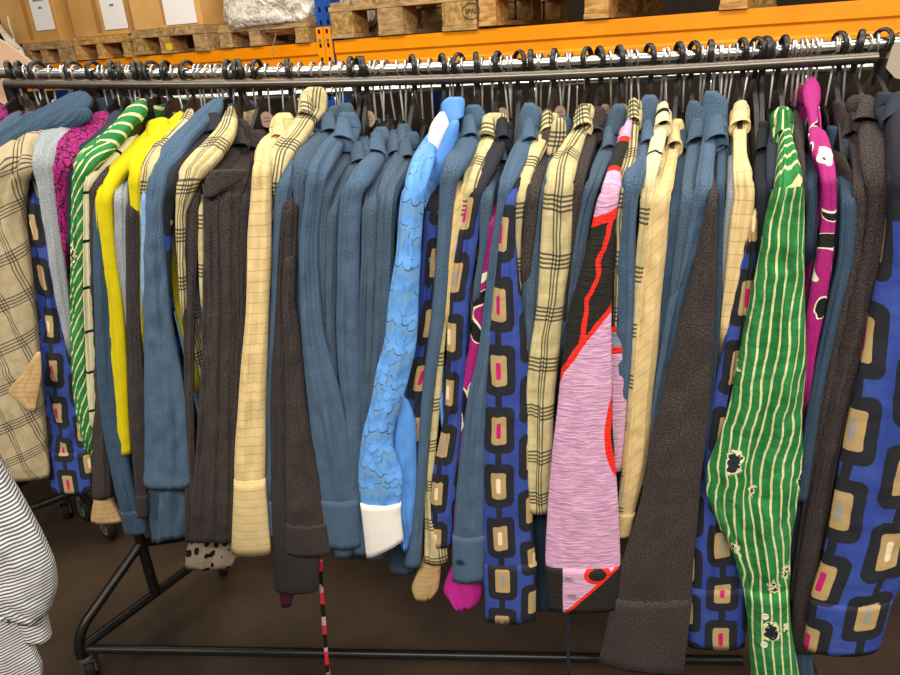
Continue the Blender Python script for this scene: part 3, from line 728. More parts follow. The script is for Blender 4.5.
denim('slate blue shirt with stitched armhole seam set low mid-run', 'low-seamed blue shirt', [(140,360,373),(155,350,370),(175,336,358),(195,325,347),(208,322,340),(250,321,338),(320,320,337),(420,322,342),(555,332,354)], [(136,356,368),(149,352,371),(166,350,364)], 208, hang='d')
denim('slate blue shirt with wide open collar, centre of the blue run', 'blue shirt with wide open collar', [(150,372,391),(165,358,382),(183,345,370),(200,340,362),(250,337,360),(320,336,360),(420,342,364),(552,352,374)], [(127,376,386),(139,371,391),(156,368,386)], 183, mat='D2', dy=-.005)
denim('slate blue shirt with slim pleated sleeve behind the open collar', 'slim pleated blue shirt', [(153,388,403),(170,376,396),(190,365,386),(215,361,380),(250,361,378),(320,358,376),(420,358,374),(558,368,384)], [(130,391,400),(143,389,403),(158,386,399)], 205)
denim('slate blue shirt barely showing between two slim blue sleeves', 'barely showing blue shirt', [(145,397,409),(165,388,404),(185,378,396),(210,374,386),(320,372,382)], [(124,399,408),(136,397,411),(149,396,406)], 200)
denim('slate blue shirt last of the run, beside the applique flower blouse', 'last shirt of the blue run', [(155,400,417),(172,390,410),(198,378,398),(230,377,395),(300,374,393),(350,372,388),(440,366,380)], [(132,405,417),(145,401,419),(162,398,412)], 200, hang='b')
G('sky blue blouse covered in applique flowers with plain white cuff', 'sky blue applique blouse', 'LB', [(130,429,440),(143,421,438),(160,411,435),(180,405,429),(200,400,425),(250,396,421),(300,388,419),(340,384,417),(370,376,411),(400,371,403),(440,361,393),(480,358,403),(510,361,401),(549,366,404)], cuff=508, cuffmat='W', slant=-9, ys=185, dy=-.03, name='blouse', fold=.5, hang='b',
  collar=[(97,447,463),(104,442,464),(113,443,463),(122,448,462)], cmat='LBS',
  extras=[('lining', 'W', [(112,438,446),(125,431,449),(140,428,447),(155,430,440),(168,432,437)], .10, .012), ('front_panel', 'LBS', [(120,450,461),(140,442,456),(160,434,449),(180,428,442),(200,424,434)], .075, .012), ('sleeve', 'LBS', [(395,395,407),(430,390,416),(480,385,416),(520,395,414),(548,402,412)], .02)])
G('black-yoked retro print blouse half hidden behind the applique flower blouse', 'retro blouse behind the applique one', 'RY3', [(158,448,458),(185,436,452),(200,425,443),(250,420,437),(300,416,435),(350,400,431),(400,392,425),(450,384,421),(497,388,419)], ys=205, name='blouse', tail=False)
denim('slate blue shirt with long slim sleeve between flower and check', 'slim blue shirt after the applique blouse', [(134,462,483),(150,452,476),(168,441,466),(190,439,456),(250,436,450),(300,432,447),(400,421,433),(500,414,425),(566,404,421)], [(105,467,480),(118,462,485),(140,461,476)], 170, hang='b', mat='D2')
G('straw pinstripe shirt showing as a thin strip beside cream check', 'thin straw pinstripe shirt', 'SD', [(140,470,480),(165,460,474),(200,453,466),(240,449,459),(320,443,451)], ys=195)
G('cream checked shirt with wide flat collar and flared straw cuff', 'wide-collared cream checked shirt', 'P', [(132,484,501),(150,474,495),(165,466,487),(185,460,480),(220,453,468),(260,447,457),(300,441,450),(400,431,441),(500,424,434),(540,424,447),(562,424,448)], collar=[(113,487,505),(120,480,508),(130,479,506),(140,480,496)], ys=185, hang='d',
  extras=[('turned_cuff', 'ST', [(553,425,441),(572,418,440),(588,412,438),(598,415,432)], .008)])
G('blue retro blouse with plain black shoulder, mid-rail beside cream check', 'mid-rail black-shouldered retro blouse', 'RY3', [(133,497,511),(150,484,505),(170,474,496),(190,467,486),(220,461,480),(250,455,477),(300,448,470),(400,445,464),(500,430,457),(545,430,452)], collar=[(122,500,512),(132,497,513),(142,495,508)], cmat='K', ys=190, dy=-.003, name='blouse', tail=False)
denim('slate blue shirt with thin sleeve beside the magenta swirl sleeve', 'thin blue shirt by the magenta swirl', [(160,494,508),(180,482,498),(200,479,494),(240,479,489),(300,472,481)], [(131,504,515),(146,497,515),(168,492,506)], 195)
G('magenta swirl blouse with crumpled cuff below a slate blue cuff', 'magenta swirl blouse with crumpled cuff', 'MS', [(168,498,506),(190,492,502),(220,488,498),(250,485,494),(300,474,485),(350,468,481),(400,456,470),(450,454,464),(560,452,470)], ys=220, name='blouse', tail=False,
  extras=[('cuff', 'MGP', [(562,454,478),(578,447,481),(590,444,482),(600,450,479),(607,458,474)], .012)])
denim('slate blue shirt with high collar and one-button cuff', 'one-button blue shirt', [(134,520,537),(150,511,532),(170,503,522),(186,498,514),(200,497,509),(250,490,501),(300,484,497),(350,478,493),(400,467,489),(480,457,486),(545,452,485),(580,452,484)], [(103,524,534),(116,520,541),(132,519,539),(144,521,535)], 186, mat='D2', cuff=540, dy=-.012, buttons=[(460,562)], hang='d')
G('blue retro-print blouse with straight full sleeve between blue and check', 'full-sleeved retro blouse', 'R', [(138,534,545),(160,520,534),(180,508,523),(200,503,516),(230,500,516),(260,496,518),(300,492,522),(350,486,528),(400,484,530),(500,482,532),(570,483,537),(620,484,536)], ys=195, cuff=568, dy=-.014, name='blouse', fold=.7, uo=-.368)
G('cream checked shirt with slim sleeve before the charcoal shoulder', 'slim cream checked shirt mid-rail', 'P', [(124,542,556),(145,530,548),(165,519,538),(190,512,530),(215,509,524),(250,511,522),(290,515,523)], collar=[(113,548,557),(122,543,559),(134,541,552)], ys=195, hang='d')
G('charcoal shirt with slim shoulder between two mid-rail checked shirts', 'charcoal shirt between mid-rail checks', 'C2', [(145,543,554),(170,531,548),(190,526,542),(230,523,536),(280,520,531)], collar=[(133,547,555),(143,544,557),(155,541,552)], ys=195)
denim('slate blue shirt left of the big cream checked sleeve', 'blue shirt left of the big check', [(142,553,568),(165,544,558),(190,535,550),(230,529,544),(280,522,541),(320,519,540),(400,518,532)], [(117,559,570),(130,554,572),(148,552,567)], 195)
G('cream checked shirt with the broadest checked sleeve on the rail', 'broad cream checked shirt', 'P', [(125,574,590),(150,558,582),(165,548,578),(180,545,575),(200,543,573),(250,540,571),(300,537,565),(350,530,560),(400,525,555),(450,525,553),(512,529,549)], collar=[(104,580,592),(114,576,594),(130,573,590)], ys=180, dy=-.014, tail=False, hang='b',
  extras=[('front_panel', 'P', [(118,553,566),(135,550,566),(155,546,562)], .11, .012)])
G('charcoal shirt immediately right of the broad checked sleeve', 'charcoal shirt right of the broad check', 'C2', [(132,584,601),(150,577,594),(170,572,588),(200,568,582),(250,562,574),(320,556,568)], collar=[(107,594,604),(118,587,606),(135,584,601)], ys=185, hang='d')
denim('slate blue shirt with pointed collar left of the pink crinkle blouse', 'pointed-collar blue shirt by the pink blouse', [(142,601,620),(165,592,610),(178,588,604),(200,577,596),(250,568,588),(300,560,584),(350,552,572)], [(104,614,624),(118,606,628),(136,601,621),(152,603,613)], 180, hang='d')
G('pink crinkled blouse with black and red patches and two-button cuff', 'pink crinkled blouse', 'PK', [(116,627,634),(135,620,631),(150,614,627),(168,608,621),(185,602,622),(200,597,619),(250,586,614),(300,572,612),(350,563,612),(400,558,612),(450,552,615),(500,548,618),(560,545,621),(609,548,617)], ys=190, cuff=571, cuffmat='PKC', dy=-.034, name='blouse', bmat='lilac', uo=0.0, buttons=[(568,579),(572,596)], fold=.5,
  extras=[('front_panel', 'PKB', [(225,610,619),(300,608,623),(360,608,632),(385,610,628),(420,610,626),(470,608,621)], .028, .012), ('drawstring', 'K', [(600,567,569.5),(640,567,569.5),(676,567,569.5)], .05, .0014)])
G('cream checked shirt thin strip right of the pink crinkle blouse', 'thin check right of the pink blouse', 'P', [(113,629,641),(140,625,638),(165,621,636),(190,615,626),(250,613,621),(330,611,618)], collar=[(100,632,640),(110,629,642),(124,627,638)], ys=185)
denim('slate blue shirt with tall collar just right of the pink crinkle blouse', 'tall-collared blue shirt by the pink blouse', [(134,636,653),(160,630,648),(172,622,647),(200,616,639),(250,613,636),(300,611,636),(350,612,634),(400,616,629)], [(95,644,656),(108,638,660),(130,635,657),(146,641,653)], 180, mat='D2', dy=-.006, hang='b')
G('cream shirt with black-banded rolled collar, right of the tall blue collar', 'black-banded cream collar shirt', 'CR', [(118,655,670),(140,650,666),(165,645,660),(190,642,654),(215,640,650)], collar=[(108,661,668),(116,657,671),(128,655,669)], ys=180)
G('cream checked shirt behind the straw pinstripe, three-line check strip', 'checked shirt behind the straw pinstripe', 'P', [(140,656,668),(165,648,664),(190,640,656),(220,639,651),(250,636,648),(300,633,642),(350,630,639),(420,626,634),(480,620,630),(530,614,626)], ys=195)
G('straw shirt with slanting pinstripes beside the three-line check', 'slant-pinstripe straw shirt', 'SD', [(142,667,681),(165,661,677),(185,655,674),(205,648,670),(250,643,667),(300,636,662),(350,632,658),(400,628,653),(450,623,650),(520,616,634),(536,614,631)], collar=[(119,674,682),(130,668,684),(148,667,680)], ys=195, cuff=518, dy=-.008, hang='b')
denim('slate blue shirt right of the slant-pinstripe straw shirt', 'blue shirt right of the straw pinstripe', [(148,677,690),(180,670,686),(205,667,685),(210,666,686),(250,660,682),(300,658,674),(350,650,666),(400,645,660),(470,640,652)], [(126,680,687),(138,678,690),(155,676,687)], 207, mat='D3')
denim('slate blue shirt with pointed collar left of the long charcoal sleeve', 'pointed blue shirt by the long charcoal one', [(138,688,704),(165,684,700),(200,680,694),(250,674,688),(300,668,680)], [(101,689,698),(116,686,707),(144,687,704)], 195, hang='b')
denim('slate blue shirt with widest collar beside the long charcoal sleeve', 'widest-collared blue shirt', [(125,704,718),(150,700,716),(180,695,714),(186,694,714),(220,688,708),(250,681,702),(300,668,686),(350,660,676),(400,652,664),(470,645,654)], [(91,705,718),(103,703,727),(125,703,727),(142,705,725)], 186, mat='D2', dy=-.008, hang='b')
G('charcoal dress with the longest flared sleeve and deep cuff', 'long charcoal dress', 'C2', [(150,713,720),(178,712,720),(200,707,718),(250,697,718),(300,685,716),(350,672,714),(400,660,710),(450,648,705),(500,640,700),(560,622,694),(600,612,692),(668,598,684)], ys=200, cuff=603, dy=-.032, name='dress', fold=.7, slant=6)
G('dark blue shirt showing a thin strip right of the charcoal dress', 'thin dark blue shirt', 'D3', [(140,717,728),(170,716,727),(200,716,725),(300,713,722),(400,706,714),(470,701,709)], collar=[(126,717,726),(140,716,728),(152,716,726)], ys=185)
G('light grey marl shirt peeping out left of the cream pinstripe collar', 'light grey shirt by the cream collar', 'LG', [(140,728,737),(160,727,738),(200,725,736),(250,720,730),(290,718,726)], ys=190)
G('cream shirt with rounded collar tapering down beside the retro sleeve', 'round-collared cream shirt', 'S', [(122,732,747),(150,733,747),(175,733,753),(195,734,755),(220,730,753),(250,727,748),(300,722,736),(335,719,728)], collar=[(103,739,747),(112,731,749),(127,730,749)], ys=178, dy=-.012, hang='b')
G('blue retro-print dress left of the green striped dress', 'retro dress by the green dress', 'R', [(170,752,764),(190,748,760),(210,744,758),(250,738,757),(300,731,752),(350,722,748),(400,711,739),(450,705,732),(500,697,738),(560,690,745),(600,687,748),(646,688,745)], ys=215, cuff=592, dy=-.012, name='dress', uo=.17, hang='b')
G('black shirt with turned-down collar left of the green striped dress', 'black shirt by the green dress', 'K', [(146,756,769),(170,754,771),(200,754,771),(260,752,766)], collar=[(121,759,768),(134,755,771),(154,755,769)], ys=190, hang='b')
G('dark navy shirt half hidden behind the green striped dress', 'dark navy shirt behind the green dress', 'K2', [(125,769,779),(160,766,782),(200,766,778)], ys=180)
G('green dress with cream stripes and dark flowers, crumpled wide sleeve', 'green striped dress', 'G', [(128,777,790),(145,778,793),(165,776,799),(186,774,804),(200,770,804),(250,760,805),(300,750,806),(350,740,806),(400,730,804),(440,718,804),(470,707,801),(490,707,799),(520,716,796),(555,733,791),(590,744,789),(620,747,791),(690,752,803)], collar=[(107,778,789),(116,771,792),(130,772,793),(137,775,790)], ys=186, cuff=592, dy=-.034, name='dress', bmat='creambutton', buttons=[(765,616),(764,644)], fold=1.6, hang='b', depth=.03)
G('charcoal shirt thin strip right of the green striped collar', 'thin charcoal shirt by the green dress', 'C2', [(112,790,800),(130,792,804),(152,795,805),(200,799,808)], ys=175)
denim('slate blue shirt between green striped collar and magenta swirl blouse', 'blue shirt left of the magenta swirl', [(145,803,817),(165,804,818),(200,806,818),(250,804,817)], [(121,799,807),(135,800,814),(150,802,816)], 185, mat='D3')
G('magenta swirl blouse knotted tightly round its hanger', 'knotted magenta swirl blouse', 'MS', [(78,806,817),(88,802,821),(100,803,821),(112,807,818),(128,809,818),(133,808,826),(145,810,831),(155,813,833),(170,819,836),(200,822,837),(250,817,834),(300,808,827),(350,802,817),(390,800,811)], ys=180, dy=-.018, name='blouse', body=True, y0=-.02)
denim('slate blue shirt right of the knotted magenta swirl blouse', 'blue shirt right of the magenta swirl', [(160,836,851),(200,840,857),(250,838,855),(300,828,844),(400,808,822),(500,794,808)], [(126,827,840),(142,829,848),(166,836,852)], 200, mat='D3')
G('charcoal shirt with spread lapel left of the thick charcoal sleeve', 'spread-lapel charcoal shirt', 'C2', [(133,845,862),(165,852,868),(200,852,869),(250,848,865),(300,838,856),(400,816,837),(500,803,823),(600,788,813)], collar=[(101,834,842),(114,835,856),(138,840,864)], ys=190, tail=False)
G('charcoal shirt with thick sleeve and rounded collar near the rail end', 'thick-sleeved charcoal shirt', 'C2', [(116,858,878),(135,858,885),(160,860,890),(200,868,891),(250,862,887),(300,850,882),(400,829,853),(500,809,831),(600,793,817),(650,790,831)], collar=[(95,852,872),(105,847,879),(124,855,880)], ys=185, dy=-.008, hang='b')
G('blue retro dress with black yoke and gathered cuff, last on rail', 'last retro dress on the rail', 'RY2', [(108,884,902),(140,886,915),(200,889,927),(260,882,937),(300,872,944),(350,863,944),(400,852,944),(450,842,938),(500,833,928),(560,822,912),(602,810,892),(648,803,880)], collar=[(92,878,892),(105,875,902),(120,882,908)], cmat='K2', ys=180, cuff=604, dy=-.03, name='dress', hang='b', depth=.03, fold=.9, uo=.06)
# low garments seen only as hems below the sleeves
G('leopard-print dress whose dark-spotted hem shows above the base bar', 'leopard dress', 'L', [(300,196,230),(420,195,234),(535,190,238),(552,186,238),(567,184,232)], ys=320, dy=.05, name='dress', hook=False, body=False, tail=False)
G('maroon garment with narrow end hanging below the charcoal hem', 'maroon garment', 'MR', [(420,282,300),(560,279,294),(590,279,294),(606,281,291)], ys=440, dy=.04, hook=False, body=False, tail=False)
G('dark slate garment hem hanging behind the white blouse cuff', 'dark slate hem', 'D3', [(400,382,420),(530,384,424),(572,390,416)], ys=420, dy=.06, hook=False, body=False, tail=False)
G('slate blue garment hem in the gap left of the white cuff', 'slate hem left of the white cuff', 'D3', [(400,340,385),(530,340,384),(556,344,382)], ys=420, dy=.06, hook=False, body=False, tail=False)
G('slate blue garment hem between retro sleeve and pink crinkle cuff', 'slate hem by the pink cuff', 'D3', [(400,532,556),(540,533,560),(608,534,566)], ys=420, dy=.045, hook=False, body=False, tail=False)
G('slate blue garment hem behind the green dress cuff', 'slate hem by the green cuff', 'D3', [(400,786,812),(560,780,810),(690,785,815)], ys=420, dy=.03, hook=False, body=False, tail=False)
# ------------------------------------------------------------------ spare hangers crowded on the rail
PX_EXTRA = [19, 34, 38, 51, 63, 67, 76, 93, 100, 114, 119, 129, 143, 154, 164, 173, 182, 188, 199, 208, 224, 232, 236, 247, 258, 266, 280, 286, 300, 313, 322, 332, 342, 353, 358, 371, 377, 386, 398, 413, 419, 430, 442, 450, 462, 474, 482, 491, 504, 512, 519, 531, 536, 550, 558, 571, 584, 587, 599, 610, 620, 627, 637, 653, 663, 667, 681, 687, 702, 708, 716, 730, 742, 752, 757, 766, 776, 792, 801, 814, 820, 834, 839, 846, 860, 866, 877]
for i, px in enumerate(PX_EXTRA):
    p = at(px, 74-.03*px, 0.0)
    if min(abs(p.x-x) for x in USED_X) < .0028: continue
    kind = 'b' if i % 8 == 2 else 'c'
    add_hanger(p.x, 'bare-topped black plastic hanger crowded on the chrome rail' if kind == 'b' else 'chrome-hooked hanger crowded on the chrome rail, no garment showing', kind, None, None, rnd.uniform(-.6, .6),
               'black spare hangers on the rail' if kind == 'b' else 'chrome spare hangers on the rail', nz=.095)

# ------------------------------------------------------------------ striped shirt close by, on a rack beyond the picture
t = empty('shirt', at(-20, 470, -.62)); tag(t, 'grey and white finely striped shirt hanging low in front of the rack', 'shirt')
yf = lambda y: -.62
cloth_tube('sleeve', M['FS'], [(440,-70,-20),(465,-70,-6),(480,-72,4),(500,-70,17),(520,-68,29),(545,-64,43),(570,-60,53),(590,-58,55),(606,-20,50),(616,10,46)], yf, t, 881, depth=.03, fold=1.4)
cloth_tube('cuff', M['FS'], [(608,14,44),(622,20,46),(640,26,50)], lambda y: -.61, t, 882, depth=.016, fold=.5)
cloth_tube('body', M['FS'], [(470,-110,-10),(560,-100,8),(610,-95,20),(650,-90,34),(672,-85,42),(700,-80,40)], lambda y: -.585, t, 883, depth=.025, fold=1.2)

# ------------------------------------------------------------------ second rack behind with dark clothes
BY = .62
RB_ = empty('clothes_rack', (0, 0, 0)); tag(RB_, 'second black clothes rack standing behind the first one', 'clothes rack')
bz = 1.26
b = MB(); b.tube([(-1.35, BY, bz), (1.0, BY, bz)], .0105, 12); b.build('rail', M['chrome'], RB_)
for x in (-1.32, .97):
    b = MB(); b.tube([(x, BY, bz), (x, BY, .09)], .0125, 12); b.build('post', M['frame'], RB_)
for x in (-1.32, .97):
    b = MB(); b.tube([(x, BY-.25, .10), (x, BY+.25, .10)], .0115, 12); b.build('base_bar', M['frame'], RB_)
    for e in (-.25, .25): caster(RB_, Vector((x, BY+e, .088)), M['frame'])
p0 = atz(25, 510, .12); p1 = atz(80, 490, .12); ca = atz(85, 506, .06); cb = atz(108, 524, .06)
dr = p1-p0; RC_ = empty('clothes_rack', (0, 0, 0)); tag(RC_, 'third black clothes rack whose casters show under the tan checked jacket', 'clothes rack')
b = MB(); b.tube([p0-dr*3, p0+dr*1.25], .0115, 12); b.build('base_bar', M['frame'], RC_)
for c in (ca, cb): caster(RC_, Vector((c.x, c.y, .105)), M['frame'], 1.1, .042)
b = MB(); b.tube([Vector((ca.x, ca.y, .10)), Vector((cb.x, cb.y, .10))], .0115, 12); b.build('base_bar', M['frame'], RC_)
q0 = Vector((ca.x, ca.y, 0)); r0 = q0+Vector((0, 0, 1.22)); r1 = Vector((-2.3, .52, 1.22))
b = MB(); b.tube([r0, r1], .0105, 12); b.build('rail', M['chrome'], RC_)
b = MB(); b.tube([r0, q0+Vector((0, 0, .09))], .0125, 12); b.build('post', M['frame'], RC_)
for i in range(6):
    x = -1.30-i*.085; hy = r0.y+(r1.y-r0.y)*(x-r0.x)/(r1.x-r0.x); top = 1.14-.01*(i % 2)
    t = empty('dress', (x, hy, top)); tag(t, 'long black dress on the rack beyond the tan checked jacket', 'dress', 'long black dresses on the rack beyond')
    zs = [(top, .03, .4), (top-.012, .05, .8), (top-.05, .12, 1), (top-.09, .19, 1), (top-.13, .205, 1.05)]+[(top-.13-q*.085, .20+.004*q, 1.1+.03*q) for q in range(1, 10)]
    n = 28; V_ = []; fc = []; uv = []; pz = rnd.uniform(0, 6)
    for (z, s, w) in zs:
        for q in range(n):
            a = 2*math.pi*q/n; al = math.cos(a)*s
            V_.append(Vector((x+math.sin(a)*.026*w+.006*math.sin(al*34+pz)*(w > 1), hy+al, z)))
    for r in range(len(zs)-1):
        for q in range(n):
            q2 = (q+1) % n; f = (r*n+q, r*n+q2, (r+1)*n+q2, (r+1)*n+q); fc.append(f); uv.append([(V_[j].y+V_[j].x, -V_[j].z) for j in f])
    fc.append(tuple(range(n-1, -1, -1))); uv.append([(0, 0)]*n); fc.append(tuple((len(zs)-1)*n+q for q in range(n))); uv.append([(0, 0)]*n)
    attach(link_mesh('body', V_, fc, M['K'], None, uv), t)
    h = empty('clothes_hanger', (x, hy, 1.22)); tag(h, 'chrome-hooked hanger carrying a long black dress on the rack beyond', 'hanger', 'hangers of the long black dresses')
    o = bpy.data.objects.new('hook', HOOK_W[0]); COL.objects.link(o); o.parent = h; o.location = (0, 0, .002)
    b = MB(); b.tube([(x, hy-.15, top-.09), (x, hy, 1.14), (x, hy+.15, top-.09)], .006, 8); b.build('hanger_arms', M['darkwood'], h)
cols = ['K', 'K2', 'K', 'C', 'K', 'GD', 'P', 'D3', 'K', 'C', 'D2', 'GD', 'K2', 'C', 'K', 'P', 'K2', 'D1', 'C', 'K', 'GD', 'K2']
names = {'K2': 'dark navy', 'D3': 'deep blue', 'GD': 'grey', 'C': 'charcoal', 'K': 'black', 'P': 'cream checked', 'D2': 'mid blue', 'D1': 'slate blue'}
cnt = {}
for i, k in enumerate(cols):
    x = -1.27+i*2.18/(len(cols)-1); top = bz-.085+rnd.uniform(-.012, .02); th = .030
    t = empty('shirt', (x, BY, top))
    tag(t, names[k]+' shirt on the rack behind, glimpsed between the hooks', 'shirt', names[k]+' shirts on the rack behind')
    zs = [(top, .03, .4), (top-.012, .05, .8), (top-.05, .12, 1), (top-.09, .19, 1), (top-.13, .215, 1.05)]+[(top-.13-q*.1, .21, 1.1) for q in range(1, 7)]
    n = 24; V_ = []; fc = []; uv = []; tw = rnd.uniform(-.35, .1); pz = rnd.uniform(0, 6)
    for (z, s, w) in zs:
        for q in range(n):
            a = 2*math.pi*q/n; al = math.cos(a)*s
            V_.append(Vector((x+al*tw+math.sin(a)*th*w+.005*math.sin(al*30+pz)*(w > 1), BY+al, z)))
    for r in range(len(zs)-1):
        for q in range(n):
            q2 = (q+1) % n; f = (r*n+q, r*n+q2, (r+1)*n+q2, (r+1)*n+q); fc.append(f); uv.append([(V_[j].y+V_[j].x, -V_[j].z) for j in f])
    fc.append(tuple(range(n-1, -1, -1))); uv.append([(0, 0)]*n); fc.append(tuple((len(zs)-1)*n+q for q in range(n))); uv.append([(0, 0)]*n)
    attach(link_mesh('body', V_, fc, M[k], None, uv), t)
    h = empty('clothes_hanger', (x, BY, bz)); tag(h, 'chrome-hooked hanger on the rack behind the main rail', 'hanger', 'hangers on the rack behind')
    o = bpy.data.objects.new('hook', HOOK_W[0]); COL.objects.link(o); o.parent = h; o.rotation_euler = (0, 0, rnd.uniform(-.4, .4)); o.location = (0, 0, .002)
    b = MB(); b.tube([(x-.15*tw, BY-.15, top-.09), (x, BY, bz-.08), (x+.15*tw, BY+.15, top-.09)], .006, 8); b.build('hanger_arms', M['darkwood'], h)

# ------------------------------------------------------------------ pale card at the rail's far end and cream card at the near end
t = None
c = at(8, 72, .06); b = MB()
q = [at(-30, 20, .06), at(8, 40, .06), at(34, 76, .06), at(26, 112, .06), at(-30, 60, .06)]
def slab(mb, pts, off):
    n = len(pts); off = Vector(off); mb.add(list(pts)+[p+off for p in pts], [tuple(range(n)), tuple(range(2*n-1, n-1, -1))]+[(i, n+i, n+(i+1) % n, (i+1) % n) for i in range(n)])
slab(b, [at(-60, 10, .05), at(6, 43, .05), at(31, 62, .05), at(25, 90, .05), at(16, 112, .05), at(-60, 66, .05)], (0, .006, 0))
tag(b.build('card', M['board']), 'pale pinkish card fixed askew behind the far end of the rail', 'card')
b = MB(); slab(b, [at(893, 44, -.015), at(940, 30, -.015), at(940, 88, -.015), at(895, 78, -.015), at(886, 68, -.015)], (0, .012, 0))
tag(b.build('card_tag', M['tagpaper']), 'cream card tag tied at the near end of the rail', 'tag')

# ------------------------------------------------------------------ pallet racking behind
def polar(px, py, D):
    d = ray(px, py); h = math.hypot(d.x, d.y); return CAM + d*(D/h)
UL, UR = polar(100, 60, 4.8), polar(700, 11.5, 2.85)
E_ = (UR-UL); E_.z = 0; E_.normalize(); N_ = Vector((-E_.y, E_.x, 0)); N_ = N_ if N_.y > 0 else -N_
def onp(px, py, dn=0.0):                # point of the sight line on the racking's front plane, set back by dn
    d = ray(px, py); o = UL+N_*dn; return CAM + d*((o-CAM).dot(N_)/d.dot(N_))
ROT = Matrix((E_, N_, Vector((0, 0, 1)))).transposed()
def S_(p): return (p-UL).dot(E_)
def W_(s, n, z): return Vector((UL.x, UL.y, 0))+E_*s+N_*n+Vector((0, 0, z))
tl, tm, tr = onp(100, 60), onp(325, 41.5), onp(900, -3)
sU = S_(onp(325, 40)); ztop = lambda s: tm.z+((tr.z-tm.z)*(s-sU)/(S_(tr)-sU) if s > sU else (tl.z-tm.z)*(sU-s)/(sU-S_(tl)))
rk = empty('pallet_rack', (UL.x, UL.y, 0)); tag(rk, 'tall pallet rack with orange beams and blue uprights behind the clothes', 'pallet rack')
def rbox(mb, s0, s1, n0, n1, z0, z1, bev=0): mb.box(W_((s0+s1)/2, (n0+n1)/2, (z0+z1)/2), (abs(s1-s0), abs(n1-n0), abs(z1-z0)), ROT, bev)
def beam(s0, s1, n0):
    mb = MB(); za, zb = ztop(s0), ztop(s1); prof = [(0, 0), (0, -.052), (.007, -.060), (.007, -.094), (0, -.102), (0, -.15), (.05, -.15), (.05, 0)]
    V_ = [W_(s0, n0+p[0], za+p[1]) for p in prof]+[W_(s1, n0+p[0], zb+p[1]) for p in prof]; n = len(prof)
    mb.add(V_, [tuple(range(n)), tuple(range(2*n-1, n-1, -1))]+[(i, n+i, n+(i+1) % n, (i+1) % n) for i in range(n)])
    return mb.build('beam', M['orange'], rk)
UW = S_(onp(334, 10))-S_(onp(318, 10))
for n0 in (0, 1.0):
    beam(sU-3.6, sU-UW*.5, n0); beam(sU+UW*.55, sU+3.4, n0)
for s0 in (sU, sU+3.45, sU-3.7):
    for n0 in (.012, 1.0):
        mb = MB(); hw = UW*.5
        rbox(mb, s0-hw, s0+hw, n0, n0+.006, 0, 2.6); rbox(mb, s0-hw, s0-hw+.006, n0+.006, n0+.07, 0, 2.6); rbox(mb, s0+hw-.006, s0+hw, n0+.006, n0+.07, 0, 2.6)
        up = mb.build('upright', M['blue'], rk)
        if s0 == sU and n0 < .5:
            mb = MB()
            for k in range(26):
                for sx in (-.45, .45): rbox(mb, s0+sx*hw-.006, s0+sx*hw+.006, n0-.0015, n0, .8+k*.055, .8+k*.055+.020)
            mb.build('slot', M['hole'], up)
for (a_, c_) in ((-1, 0), (0, 1)):
    mb = MB(); zt = ztop(sU); hw = UW*.5
    rbox(mb, sU+a_*hw+.002, sU+c_*hw-.002, -.008, 0, zt-.19, zt+.062, .0015); pl = mb.build('beam_connector', M['orange'], rk)
    mb = MB()
    for k in range(4): rbox(mb, sU+(a_+c_)*.5*hw-.006, sU+(a_+c_)*.5*hw+.006, -.0095, -.008, zt+.035-k*.060, zt+.052-k*.060)
    mb.build('slot', M['hole'], pl)
    mb = MB(); c = W_(sU+(a_+c_)*.5*hw, -.010, zt+.008); mb.lathe([(.002, -.004), (.007, -.003), (.008, 0), (.008, .004)], (0, 0, 0), 'y', 12)
    mb.v = [ROT @ q + c for q in mb.v]; mb.build('bolt', M['hub'], pl)
def pallet(label, blocks, py0, wood, hblk, depth=.8, z0=None, top=True, name_text=None):
    ss = [(S_(onp(a, py0)), S_(onp(c, py0))) for a, c in blocks]; s0, s1 = ss[0][0], ss[-1][1]
    zb = max(ztop(s0), ztop(s1))+.001; t = empty('pallet', W_((s0+s1)/2, .0, zb)); tag(t, label, 'pallet')
    for j, (n0, n1) in enumerate(((-.01, .11), (depth*.45, depth*.45+.1), (depth-.11, depth-.01))):
        for (a, c) in ss:
            mb = MB(); rbox(mb, a, c, n0, n1, zb+.018, zb+.018+hblk, .003); mb.build('block', M['chip' if rnd.random() < .6 else wood], t)
    for (a, c) in ss:
        mb = MB(); rbox(mb, a-.002, c+.002, -.012, depth, zb, zb+.018, .002); mb.build('bottom_board', M[wood], t)
    zz = zb+.018+hblk
    for j, (n0, n1) in enumerate(((-.012, .11), (depth*.44, depth*.58), (depth-.12, depth))):
        mb = MB(); rbox(mb, s0-.004, s1+.004, n0, n1, zz, zz+.020, .002); mb.build('stringer_board', M[wood], t)
    zz += .020; nb = max(4, int((s1-s0)/.11)); wd = (s1-s0)/nb
    for j in range(nb):
        mb = MB(); rbox(mb, s0+j*wd+wd*.08, s0+(j+1)*wd-wd*.08, -.012, depth, zz, zz+.018, .002); mb.build('deck_board', M[wood], t)
    return t, s0, s1, zz+.018
def text_mesh(txt, mat, parent, origin, xd, zd, size):
    cu = bpy.data.curves.new('lettering', 'FONT'); cu.body = txt; cu.size = size; cu.extrude = .0004; cu.align_x = 'CENTER'; cu.align_y = 'CENTER'
    o = bpy.data.objects.new('lettering', cu); COL.objects.link(o)
    dg = bpy.context.evaluated_depsgraph_get(); me = bpy.data.meshes.new_from_object(o.evaluated_get(dg)); bpy.data.objects.remove(o)
    nd = xd.cross(zd)
    for v in me.vertices: v.co = origin+xd*v.co.x+zd*v.co.y+nd*v.co.z
    me.materials.clear(); me.materials.append(mat); o = bpy.data.objects.new('lettering', me); COL.objects.link(o); attach(o, parent); return o
pa = pallet('old small pallet with dark gaps under the carton nearest the wall end', [(27, 34), (44, 50), (62, 76)], 60, 'pallet2', .060, .5)
